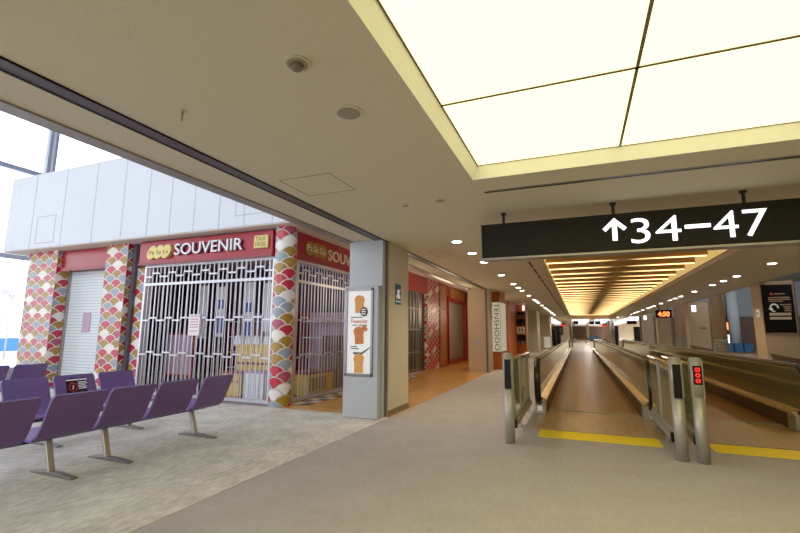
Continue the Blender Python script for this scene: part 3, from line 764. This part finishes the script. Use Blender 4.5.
for a, b, c, d in ((-3.08, -2.41, 3.9, 3.91), (-3.08, -2.41, 4.5, 4.51), (-3.08, -3.07, 3.9, 4.51), (-2.42, -2.41, 3.9, 4.51)): q.box(a, b, c, d, ZC-.002, ZC+.005)
for a, b, c, d in ((-2.9, -2.5, 8.8, 8.81), (-2.9, -2.5, 9.4, 9.41), (-2.9, -2.89, 8.8, 9.41), (-2.51, -2.5, 8.8, 9.41)): q.box(a, b, c, d, ZC-.002, ZC+.005)
struct('trim_10', q, 'baseb')
e = empty('ceiling_hook', 'small metal hook rod hanging from the plain ceiling', 'hook', None, (-2.77, 2.31, ZC))
MB().cyl((0, 0, -.09), .008, .1, 10).build('rod', 'alu', e); MB().cyl((0, 0, -.01), .02, .012, 14).build('plate', 'ceil', e)

# hanging gate sign
e = empty('hanging_sign', 'long black hanging gate sign with white arrow and 34-47', 'sign')
SGX0, SGX1, SGY = -1.22, 3.62, 6.12
MB().box(SGX0, SGX1, SGY, SGY+.2, 2.54, 3.03).build('panel', 'signblack', e, .008)
MB().box(SGX0-.012, SGX1+.012, SGY-.012, SGY+.212, 2.515, 2.54).box(SGX0-.012, SGX0, SGY-.012, SGY+.21, 2.54, 3.04).build('edge_trim', 'alu', e)
text('gate_number', '34', 'signwhite', e, (.68, SGY-.002, 2.622), (1, 0, 0), (0, 0, 1), .545, .32, .004, -.006)
text('gate_number', '47', 'signwhite', e, (1.555, SGY-.002, 2.622), (1, 0, 0), (0, 0, 1), .53, .32, .004, -.006)
MB().box(1.265, 1.53, SGY-.006, SGY+.001, 2.765, 2.81).build('dash', 'signwhite', e)
ax, az = .495, 2.675
MB().prism([(ax-.028, az), (ax+.028, az), (ax+.028, az+.2), (ax+.105, az+.125), (ax+.14, az+.16), (ax, az+.295), (ax-.14, az+.16), (ax-.105, az+.125), (ax-.028, az+.2)], lambda p, t: (p[0], t, p[1]), SGY-.006, SGY+.001).build('arrow', 'signwhite', e)
for x in (-.92, .5, 1.91, 3.3):
    MB().cyl((x, SGY+.1, 3.03), .02, ZC-3.03, 12).cyl((x, SGY+.1, ZC-.025), .04, .025, 14).build('hanger', 'dark', e)

# ================================================================== MOVING WALKWAYS
WY0, WY1 = 8.65, 38.7
def newel(ext, z0, zt, y0, y1, n=10):
    """loop in (y, z): rounded ends"""
    pts = []
    r = (zt-z0)/2; zc = (zt+z0)/2
    for i in range(n+1):
        a = -PI/2-.15 - (PI-.15)*i/n
        pts.append((y0+r*.85+ext+ (r*.85+ext)*math.cos(a), zc+(r)*math.sin(a)))
    far = [(y0+y1-p[0], p[1]) for p in reversed(pts)]
    return pts, far
def balustrade(e, gx, s):
    """glass plane x=gx, inner side towards +s"""
    b = MB()
    near, far = newel(0, .17, 1.0, WY0, WY1)
    MB().tube([(gx, *p) for p in near] + [(gx, y_, 1.0) for y_ in (12, 20, 30)] + [(gx, *p) for p in far], .058, .042, 10).build('handrail', 'rubber', e)
    near, far = newel(0, .22, .955, WY0+.045, WY1-.045)
    MB().tube([(gx, *p) for p in near[5:]] + [(gx, y_, .955) for y_ in (12, 20, 30)] + [(gx, *p) for p in far[:-5]], .026, .012, 8).build('handrail_guide', 'gold', e)
    near, far = newel(0, .26, .945, WY0+.06, WY1-.06)
    MB().prism(near+far, lambda p, t: (t, p[0], p[1]), gx-.006, gx+.006).build('glass_panel', 'glass', e)
    prof = [(gx+s*.012, .325), (gx+s*.14, .286 if s > 0 else .30), (gx+s*.14, .25), (gx+s*.012, .25)]
    MB().prism(prof, lambda p, t: (p[0], t, p[1]), WY0+.22, WY1-.22).build('inner_deck', 'gold', e, .004)
    MB().box(gx+s*.12, gx+s*.135, WY0+.5, WY1-.5, .012, .25).build('skirt', 'skirt', e)
    MB().box(gx-s*.012, gx-s*.07, WY0+.25, WY1-.25, .01, .33).build('outer_cladding', 'clad', e)
    c = MB().box(gx-s*.065, gx+s*.125, WY0+.2, WY0+.52, .01, .25, 0).build('newel_base', 'steel', e, .01)
    MB().box(gx-.03, gx+.06, WY0+.185, WY0+.2, .06, .15, 0).build('label_plate', 'poster', c)
def walkway(cx, lb):
    e = empty('moving_walkway', lb, 'walkway')
    balustrade(e, cx-.93, 1); balustrade(e, cx+.93, -1)
    b = MB().box(cx-.79, cx+.79, 9.42, WY1-.5, .004, .016)
    b.build('belt', 'belt', e)
    MB().box(cx-.72, cx-.70, 9.42, WY1-.5, .016, .02).box(cx+.70, cx+.72, 9.42, WY1-.5, .016, .02).build('belt_edge_line', 'ochre', e)
    MB().box(cx-.92, cx+.92, 7.48, 9.3, .002, .012).build('landing_plate', 'plate', e)
    MB().box(cx-.79, cx+.79, 9.3, 9.44, .012, .022).build('comb_plate', 'steel', e)
    MB().box(cx-.79, cx+.79, WY1-.55, WY1+1.2, .004, .018).build('landing_plate', 'farfloor', e)
    return e
walkway(.17, 'moving walkway straight ahead, left of the two, with a brown belt')
walkway(2.25, 'right-hand moving walkway beyond the steel bollards, belt half hidden')
tag(MB().box(-.63, .97, 6.95, 7.44, .002, .008).build('tactile_strip', 'yellowbar'), 'yellow floor strip in front of the left walkway', 'floor strip')
tag(MB().box(1.55, 3.2, 6.95, 7.44, .002, .008).build('tactile_strip', 'yellowbar'), 'yellow floor strip right of the steel bollards', 'floor strip')

def bollard_rail(x, y0, y1, lb, red, side):
    e = empty('guide_rail', lb, 'railing', None, (x, y0, 0))
    pm = MB().cyl((0, 0, .002), .068, .75, 24).box(-.066, .066, -.04, .05, .74, 1.17).cyl((0, 0, .75), .068, .45, 24)
    p_ = pm.build('post', 'steel', e)
    MB().cyl((0, 0, 1.2), .068, .015, 24, .05).build('post_cap', 'steel', p_)
    if red:
        d = MB().box(-.045, .045, -.078, -.05, .9, 1.12).build('display', 'black', p_)
        q = MB()
        def ring(cz, w, h, t):
            q.box(-w, w, -.082, -.078, cz+h-t, cz+h).box(-w, w, -.082, -.078, cz-h, cz-h+t).box(-w, -w+t, -.082, -.078, cz-h, cz+h).box(w-t, w, -.082, -.078, cz-h, cz+h)
        ring(1.075, .024, .022, .013); ring(.945, .024, .022, .013)
        n = 12
        for k in range(n):
            a0, a1 = 2*PI*k/n, 2*PI*(k+1)/n
            q.poly([(r*math.cos(a), -.081, 1.01+r*math.sin(a)) for r, a in ((.026, a0), (.026, a1), (.012, a1), (.012, a0))])
        d2 = q.build('red_symbols', 'signred', d)
    else:
        MB().box(-.042, .042, -.078, -.05, .73, 1.13).build('display', 'black', p_)
    L = y1-y0
    MB().tube([(0, .06, 1.12), (0, L, 1.12)], .032, .02, 10).build('top_rail', 'gold', e)
    MB().box(-.006, .006, .1, L, .30, 1.09).build('glass_panel', 'fenceglass', e)
    for f in ((.5, .97) if side > 0 and not red else (.6,)):
        MB().box(-.02, .02, L*f-.05, L*f+.05, .25, 1.1).build('stanchion', 'steel', e)
    MB().box(side*.03-.025, side*.03+.025, .35, L, .16, .24).box(-.02, .02, .1, L, .24, .29).build('kick_rail', 'steel', e)
    MB().box(side*.03-.028, side*.03+.028, .30, .36, .14, .26).build('rail_end', 'rubber', e)
    for q0 in (L-.1, L*.45): MB().box(-.02, .02, q0, q0+.06, .002, .25).build('foot', 'steel', e)
    return e
bollard_rail(-.95, 6.42, 8.95, 'steel post with black screen and glass rail, left of the walkway entrance', False, 1)
bollard_rail(1.075, 6.36, 8.5, 'steel bollard with tall black screen and glass rail, left of the red-lit bollard', False, -1)
bollard_rail(1.285, 6.34, 8.5, 'steel bollard with red lit symbols and glass rail', True, 0)

# ================================================================== LEFT GALLERY BEYOND
e = empty('display_pillar', 'wood pillar with white TENSHODO poster beyond the far taupe pillar', 'pillar')
MB().box(-3.75, -2.99, 18.5, 19.9, .002, ZC).build('body', 'orangewood', e)
pp = MB().box(-3.72, -3.0, 18.47, 18.5, .73, 2.75).build('poster', 'posterlit', e)
text('lettering', 'TENSHODO', 'ink', pp, (-3.24, 18.468, 2.72), (0, 0, -1), (1, 0, 0), 1.95, .19, .004)
q = MB()
for (a, b, c, d) in ((-3.45, 2.7, -3.3, 2.1), (-3.3, 2.7, -3.46, 2.0), (-3.42, 2.3, -3.25, 2.3)):
    q.prism([(a-.008, b), (a+.008, b), (c+.008, d), (c-.008, d-.01)], lambda p, t: (p[0], t, p[1]), 18.465, 18.47)
q.build('line_drawing', 'ink', pp)
MB().box(-2.99, -2.97, 18.55, 19.85, .73, 2.75).build('side_poster', 'posterlit', e)
struct('wall_orange', MB().box(-8, -3.46, 23.9, 27.6, 0, ZC), 'orangewood')
e = empty('display_shelves', 'orange wood display unit with dark goods and a pale poster', 'display')
MB().box(-3.46, -2.9, 27.3, 28.3, .002, ZC).build('body', 'orangewood', e)
MB().box(-3.42, -2.94, 27.26, 27.3, .8, 2.75).build('back_panel', 'black', e)
pz = MB().box(-3.42, -2.94, 27.0, 27.03, 1.45, 1.85).build('pale_poster', 'cream', e)
MB().box(-3.3, -3.22, 26.99, 27.0, 1.58, 1.74).box(-3.15, -3.07, 26.99, 27.0, 1.58, 1.74).box(-3.35, -3.0, 26.99, 27.0, 1.5, 1.52).build('poster_writing', 'ink', pz)
for z in (.78, 1.38, 1.9, 2.32): MB().box(-3.43, -2.93, 26.93, 27.3, z, z+.03).build('shelf_board', 'orangewood', e)
MB().box(-3.05, -2.98, 27.2, 27.3, 2.83, 3.12).build('lamp', 'coolwhite', e)
for i, (x, z, m_) in enumerate(((-3.36, 2.35, 'brownitem'), (-3.2, 2.35, 'baseb'), (-3.03, 2.35, 'brownitem'), (-3.33, .81, 'brownitem'), (-3.14, .81, 'baseb'), (-3.0, .81, 'brownitem'), (-3.3, 1.93, 'ink'), (-3.1, 1.93, 'ink'))):
    o = MB().cyl((0, 0, 0), .062, .12, 14, .07).cyl((0, 0, .12), .07, .1, 14, .03).build('jar', m_); o.location = (x, 27.02, z+.001)
    tag(o, 'small dark jar, %s of the goods on the orange display unit' % ORD[i], 'jar', 'goods on the orange display unit')
struct('pillar_3', MB().box(-4.1, -2.95, 35.4, 38.0, 0, ZC, 0).box(-2.99, -2.93, 36.5, 37.4, 1.9, 2.4, 1), ['beige', 'alu'])
struct('pillar_4', MB().box(-4.1, -2.5, 44.0, 46.5, 0, ZC), 'beige')
struct('wall_gallery', MB().box(-8.2, -8, 24, 126, 0, ZC+.3), 'beige')
struct('wall_gallery_end', MB().box(-8, -4.1, 43.8, 44, 0, ZC+.3), 'beige')
struct('ceiling_gallery', MB().box(-8.2, -4.04, 26, 48, ZC+.05, ZC+.15), 'ceil')
e = empty('notice_board', 'small cream standing notice board beside the far left pillar', 'notice', None, (-2.75, 42.9, 0))
MB().box(-.27, .27, -.03, .03, .15, 1.15).build('board', 'poster', e)
for q0 in (-.25, .2): MB().box(q0, q0+.05, -.2, .2, 0.002, .16).build('foot', 'dark', e)

# ================================================================== RIGHT SIDE
def rpillar(n, y0, y1, x0=5.56, x1=6.42):
    struct('pillar_%d' % n, MB().box(x0, x1, y0, y1, 0, ZC, 0).box(x1, x1+.12, y0+.2, y1, 0, ZC+.05, 1), ['taupe', 'baseb'])
rpillar(5, 17.6, 18.45); rpillar(6, 28.0, 28.9, 5.58, 6.5); rpillar(7, 38.2, 39.1); rpillar(8, 46.4, 47.4); rpillar(9, 7.4, 8.3)
# black notice on the nearest visible right pillar
e = empty('notice_poster', 'large black wall notice with a white U-turn arrow on the right pillar', 'notice')
MB().box(5.58, 6.38, 17.555, 17.595, 1.54, 3.08).build('board', 'black', e)
q = MB()
for (a, b, z) in ((5.9, 6.18, 2.78), (5.73, 6.28, 2.66), (5.73, 6.3, 2.6), (5.75, 6.1, 2.54), (6.02, 6.3, 2.43), (6.1, 6.3, 2.36), (6.12, 6.28, 2.3), (6.12, 6.3, 2.24)): q.box(a, b, 17.54, 17.55, z-.016, z+.016)
q.build('small_print', 'taupe', e)
MB().prism([(5.78, 2.75), (5.88, 2.75), (5.83, 2.84)], lambda p, t: (p[0], t, p[1]), 17.54, 17.55).build('warning_triangle', 'orangeink', e)
MB().box(5.72, 6.27, 17.535, 17.55, 2.09, 2.17).box(5.72, 6.27, 17.535, 17.55, 1.96, 2.04).build('cream_bar', 'cream', e)
q = MB(); c0 = (5.86, 2.34)
for k in range(12):
    a0, a1 = math.radians(-10+k*17), math.radians(-10+(k+1)*17)
    q.poly([(c0[0]+r*math.cos(a), 17.54, c0[1]+r*math.sin(a)*1.1) for r, a in ((.12, a0), (.12, a1), (.075, a1), (.075, a0))])
q.poly([(5.70, 17.54, 2.32), (5.83, 17.54, 2.32), (5.80, 17.54, 2.22)]); q.poly([(5.78, 17.54, 2.26), (5.90, 17.54, 2.22), (5.82, 17.54, 2.2)])
q.build('turn_arrow', 'poster', e)
e = empty('wall_switch', 'small pale switch plate on the edge of the right pillar', 'switch')
MB().box(5.545, 5.56, 17.85, 18.1, 2.05, 2.3).build('plate', 'poster', e); MB().box(5.538, 5.546, 17.92, 18.02, 2.12, 2.22).build('button', 'alu', e)
for (y, x0, lb) in ((28.0, 6.05, 'small amber plate on the second right pillar'),):
    e = empty('name_plate', lb, 'plate'); MB().box(x0, x0+.28, y-.02, y, 1.75, 1.83).build('plate', 'gold', e); MB().box(x0+.04, x0+.24, y-.025, y-.02, 1.78, 1.80).build('print', 'baseb', e)
# ribbed columns in the right hall
for (x, y, r, lb) in ((6.18, 25.0, .29, 'round grey column with ribbed base, between the two nearest right pillars'), (6.45, 35.0, .33, 'round grey column with ribbed base, deeper, behind the second right pillar'), (6.75, 15.6, .3, 'dark round column beside the black notice at the right edge')):
    e = empty('round_column', lb, 'column', None, (x, y, 0))
    MB().cyl((0, 0, 1.25), r, 4.9, 28).build('shaft', 'taupe' if y > 20 else 'baseb', e)
    q = MB().cyl((0, 0, .002), r*.96, 1.25, 28)
    for k in range(9): q.cyl((0, 0, .05+k*.135), r+.02, .075, 28)
    q.build('ribbed_base', 'clad', e)
e = empty('round_column', 'pale blue-grey round column deep in the right hall behind blue boxes', 'column', None, (12.45, 46, 0))
MB().cyl((0, 0, 0), .42, 6.18, 28).build('shaft', 'hallwall', e); MB().cyl((0, 0, 0.002), .5, .3, 28).build('base', 'alu', e)
for i, x in enumerate((11.48, 12.13, 12.8)):
    e = empty('blue_box', 'blue box, %s of three in the right hall' % ('leftmost', 'middle', 'rightmost')[i], 'box', 'blue boxes in the right hall', (x, 44.5, 0))
    MB().box(-.28, .28, -.3, .3, .02, .68).build('body', 'bluebox', e, .02); MB().box(-.3, .3, -.32, .32, .68, .74).build('lid', 'bluebox', e, .02)
for (x, y, lb) in ((5.8, 26.4, 'brown bench back in front of the second right pillar'), (5.75, 16.1, 'brown bench back in front of the pillar with the black notice')):
    e = empty('bench', lb, 'bench', None, (x, y, 0))
    MB().prism([(-.45, .35), (.55, .35), (.55, .68), (-.6, .95)], lambda p, t: (p[0], t, p[1]), -.04, .04).build('backrest', 'hallbrown', e, .01)
    MB().box(-.45, .55, .04, .5, .36, .42).build('seat', 'hallbrown', e, .01)
    for s in (-.4, .5): MB().box(s-.03, s+.03, 0, .45, 0.0, .36).build('leg', 'dark', e)
e = empty('kiosk_light', 'glowing orange-white shop display deep in the right hall', 'display', None, (12.5, 49, 0))
MB().box(-.6, .6, -.2, .3, 0, 3.0).build('cabinet', 'hallbrown', e); MB().box(-.4, .3, -.24, -.2, 1.9, 2.5).build('screen', 'ledorange', e); MB().box(-.3, .5, -.24, -.2, .6, 1.4).build('light_panel', 'coolwhite', e)
# red LED time display
e = empty('led_clock', 'hanging red LED time display by the right pillars', 'clock', None, (4.72, 30, 0))
MB().box(-.42, .42, -.06, .06, 2.42, 2.88).build('case', 'black', e, .01)
text('digits', '4:50', 'ledorange', e, (-.3, -.062, 2.5), (1, 0, 0), (0, 0, 1), .6, .28, .004, .02)
MB().cyl((-.25, 0, 2.88), .02, ZC-2.88, 8).cyl((.25, 0, 2.88), .02, ZC-2.88, 8).build('hanger', 'dark', e)
for (x, y, z, lb) in ((4.73, 38, 2.5, 'small lit white sign hanging near the third right pillar'), (5.42, 26, 2.57, 'small lit white sign hanging just before the second right pillar')):
    e = empty('lit_sign', lb, 'sign'); MB().box(x-.1, x+.1, y-.05, y+.05, z, z+.35).build('case', 'alu', e); MB().box(x-.09, x+.09, y-.06, y-.05, z+.02, z+.33).build('face', 'coolwhite', e)
    MB().cyl((x, y, z+.35), .015, ZC-z-.35, 8).build('hanger', 'alu', e)

# ================================================================== FAR CONCOURSE
struct('trim_11', MB().box(-.9, 3.5, 47.65, 47.95, ZC-.32, ZC), 'coolwhite' if False else 'cream')
struct('ceiling_concourse', MB().box(-8.2, 8.2, 48, 126, ZC, ZC+.15), 'cream')
struct('wall_concourse_right', MB().box(7.6, 8, 47.5, 126, 0, ZC+.1), 'taupe')
struct('wall_concourse_end', MB().box(-8, 8, 126, 126.2, 0, ZC+.2), 'hallbrown')
struct('wall_concourse_left', MB().box(-8, -5, 60, 60.2, 0, ZC), 'white')
k = 0
for y in (51, 57, 62, 68, 75, 84, 96):
    for x in (-3.6, .3, 2.9, 5.9):
        e = empty('ceiling_lamp', 'bright white ceiling panel, %s across in row %s of the far concourse' % (ORD[k % 4], ORD[k//4]), 'ceiling light', 'white ceiling panels of the far concourse')
        MB().box(x-1.05, x+1.05, y-1, y+1, ZC-.05, ZC-.001).build('frame', 'white', e); MB().box(x-1, x+1, y-.95, y+.95, ZC-.07, ZC-.05).build('diffuser', 'coolwhite', e)
        k += 1
for i, (x, y, w_, z0, z1, lb) in enumerate(((-.25, 53, .5, 2.45, 2.8, 'left black hanging sign at the concourse entrance'), (1.4, 53.2, .5, 2.45, 2.8, 'middle black hanging sign at the concourse entrance'), (2.0, 53.4, .55, 2.45, 2.8, 'right black hanging sign at the concourse entrance'), (5.0, 50, .9, 2.4, 2.75, 'black hanging sign near the right concourse wall'))):
    e = empty('hanging_sign', lb, 'sign', None, (x, y, 0))
    MB().box(-w_/2, w_/2, -.05, .05, z0, z1).build('panel', 'black', e)
    MB().cyl((-w_/3, 0, z1), .02, ZC-z1, 8).cyl((w_/3, 0, z1), .02, ZC-z1, 8).build('hanger', 'dark', e)
for (x, y, lb) in ((-1.62, 54, 'small red lit sign, left side of the far concourse'), (2.85, 58, 'small red lit sign, right side of the far concourse')):
    e = empty('lit_sign', lb, 'sign', None, (x, y, 0)); MB().box(-.22, .22, -.05, .05, 2.22, 2.6).build('case', 'black', e); MB().box(-.18, .18, -.06, -.05, 2.26, 2.44).build('face', 'signred', e)
    MB().cyl((0, 0, 2.6), .02, ZC-2.6, 8).build('hanger', 'dark', e)
for (x, y, r, lb) in ((-.7, 50.5, .08, 'slim steel column left of the far walkway'), (3.22, 50.5, .2, 'steel round column right of the far walkway')):
    o = empty('round_column', lb, 'column', None, (x, y, 0)); MB().cyl((0, 0, .15), r, ZC-.15, 20).build('shaft', 'steel', o); MB().cyl((0, 0, .002), r*1.15, .15, 20).build('base', 'steel', o)
for (x, y, h_, lb) in ((-2.7, 54, 1.9, 'tall black draped display, left of the far concourse, nearer'), (-2.45, 60, 2.1, 'tall black draped display, left of the far concourse, farther'), (4.2, 60, 2.4, 'tall black draped display behind the right steel column')):
    o = MB().tube([(0, 0, .01), (0, 0, h_*.5), (0, 0, h_*.8), (0, 0, h_*.95), (0, 0, h_)], .32, .25, 12).build('draped_stand', 'black'); o.location = (x, y, 0)
    tag(o, lb, 'display')
e = empty('black_cabinet', 'tall black cabinet before the far right pillar', 'cabinet', None, (4.9, 45.6, 0))
MB().box(-.22, .26, -.3, .3, .02, 2.1).build('body', 'black', e, .02); MB().box(-.18, .22, -.31, -.3, .2, 2.0).build('door', 'signblack', e)
e = empty('glass_barrier', 'low cream barrier panel between the far walkways and right pillars', 'barrier', None, (4.0, 44, 0))
MB().box(-.75, .35, -.04, .04, .1, .8).build('panel', 'cream', e); MB().box(.35, .45, -.08, .08, 0, .95).build('post', 'dark', e); MB().box(-.75, .4, -.05, .05, .8, .86).build('top_rail', 'alu', e); MB().box(-.7, -.62, -.05, .05, 0, .1).build('foot', 'dark', e)
e = empty('moving_walkway', 'second moving walkway farther ahead in the concourse', 'walkway', None, (.17, 0, 0))
MB().box(-.79, .79, 73.5, 108, .004, .016).build('belt', 'belt', e)
for s in (-1, 1):
    MB().box(s*.93-.006, s*.93+.006, 72.5, 109, .3, .95).build('glass_panel', 'glass', e)
    MB().tube([(s*.93, 72.4, .3), (s*.93, 72.2, .6), (s*.93, 72.4, .95), (s*.93, 73, 1.0), (s*.93, 109, 1.0)], .042, .024, 8).build('handrail', 'rubber', e)
    MB().box(s*.93-s*.14, s*.93+s*.05, 72.6, 109, .012, .3).build('side_panel', 'clad', e)

for i, (x, y) in enumerate(((-1.7, 66), (4.0, 66.5), (-1.9, 80), (4.4, 81), (-2.1, 98), (4.8, 99), (2.0, 112))):
    o = empty('square_column', '%s slim brown square column from the near end of the far concourse' % ORD[i], 'column', 'slim columns of the far concourse', (x, y, 0))
    MB().box(-.3, .3, -.3, .3, .3, ZC).build('shaft', ('taupe', 'hallbrown')[i % 2], o); MB().box(-.34, .34, -.34, .34, .002, .3).build('base', 'dark', o)
for i, (x, y, c) in enumerate(((-2.4, 90, 'cream'), (2.6, 92, 'bluebox'), (2.9, 104, 'cream'))):
    o = empty('service_counter', '%s small counter standing deep in the far concourse' % ('cream left', 'blue right', 'cream middle')[i], 'counter', None, (x, y, 0))
    MB().box(-.8, .8, -.4, .4, .1, 1.05).build('body', c, o); MB().box(-.85, .85, -.45, .45, 1.05, 1.1).build('counter_top', 'hallbrown', o); MB().box(-.75, .75, -.35, .35, .002, .1).build('plinth', 'dark', o)

# ================================================================== LIGHT
w = bpy.data.worlds.new('sky'); SC.world = w; w.use_nodes = True
bg = w.node_tree.nodes['Background']; bg.inputs['Color'].default_value = (.93, .97, 1.0, 1); bg.inputs['Strength'].default_value = 3.7
def area(loc, rot, sx, sy_, energy, color, portal=False):
    l = bpy.data.lights.new('area_lamp', 'AREA'); l.shape = 'RECTANGLE'; l.size = sx; l.size_y = sy_; l.energy = energy; l.color = color
    o = bpy.data.objects.new('area_lamp', l); COL.objects.link(o); o.location = loc; o.rotation_euler = rot
    if portal: l.cycles.is_portal = True
    return o
area((-16.3, 10, 5), (0, -PI/2, 0), 9.8, 32, 1, (1, 1, 1), True)
area((-10.2, -5.85, 5), (PI/2, 0, 0), 12.4, 9.8, 1, (1, 1, 1), True)
def point(loc, e, c, r=.3):
    l = bpy.data.lights.new('fill_lamp', 'POINT'); l.energy = e; l.color = c; l.shadow_soft_size = r
    o = bpy.data.objects.new('fill_lamp', l); COL.objects.link(o); o.location = loc
point((-8, 9.8, 3.2), 12, (1, .85, .95)); point((-6.6, 12.0, 3.2), 8, (1, .9, .8))  # dim fill lamps added inside the shop, no fixtures
point((-4.6, 11, 2.6), 18, (1, .8, .55), .5); point((-4.5, 15.5, 2.5), 40, (1, .78, .5), .5); point((-4.5, 20.5, 2.4), 45, (1, .75, .5), .5)  # added warm fill over the wood floor, no fixture there
point((12, 38, 5.4), 700, (.86, .93, 1.0)); point((9, 26, 5.4), 260, (.95, .95, 1)); point((8, 16, 5.4), 120, (1, .92, .85))  # unseen fill added to brighten the right hall
for y in (56, 68, 82, 98): point((1.2, y, 2.9), 60, (1, .9, .72))  # extra fill added below the concourse ceiling
SC.view_settings.view_transform = 'Standard'
SC.view_settings.look = 'None'
SC.view_settings.gamma = 1.2
SC.cycles.use_denoising = True
SC.cycles.max_bounces = 8; SC.cycles.transparent_max_bounces = 16
SC.cycles.sample_clamp_indirect = 6
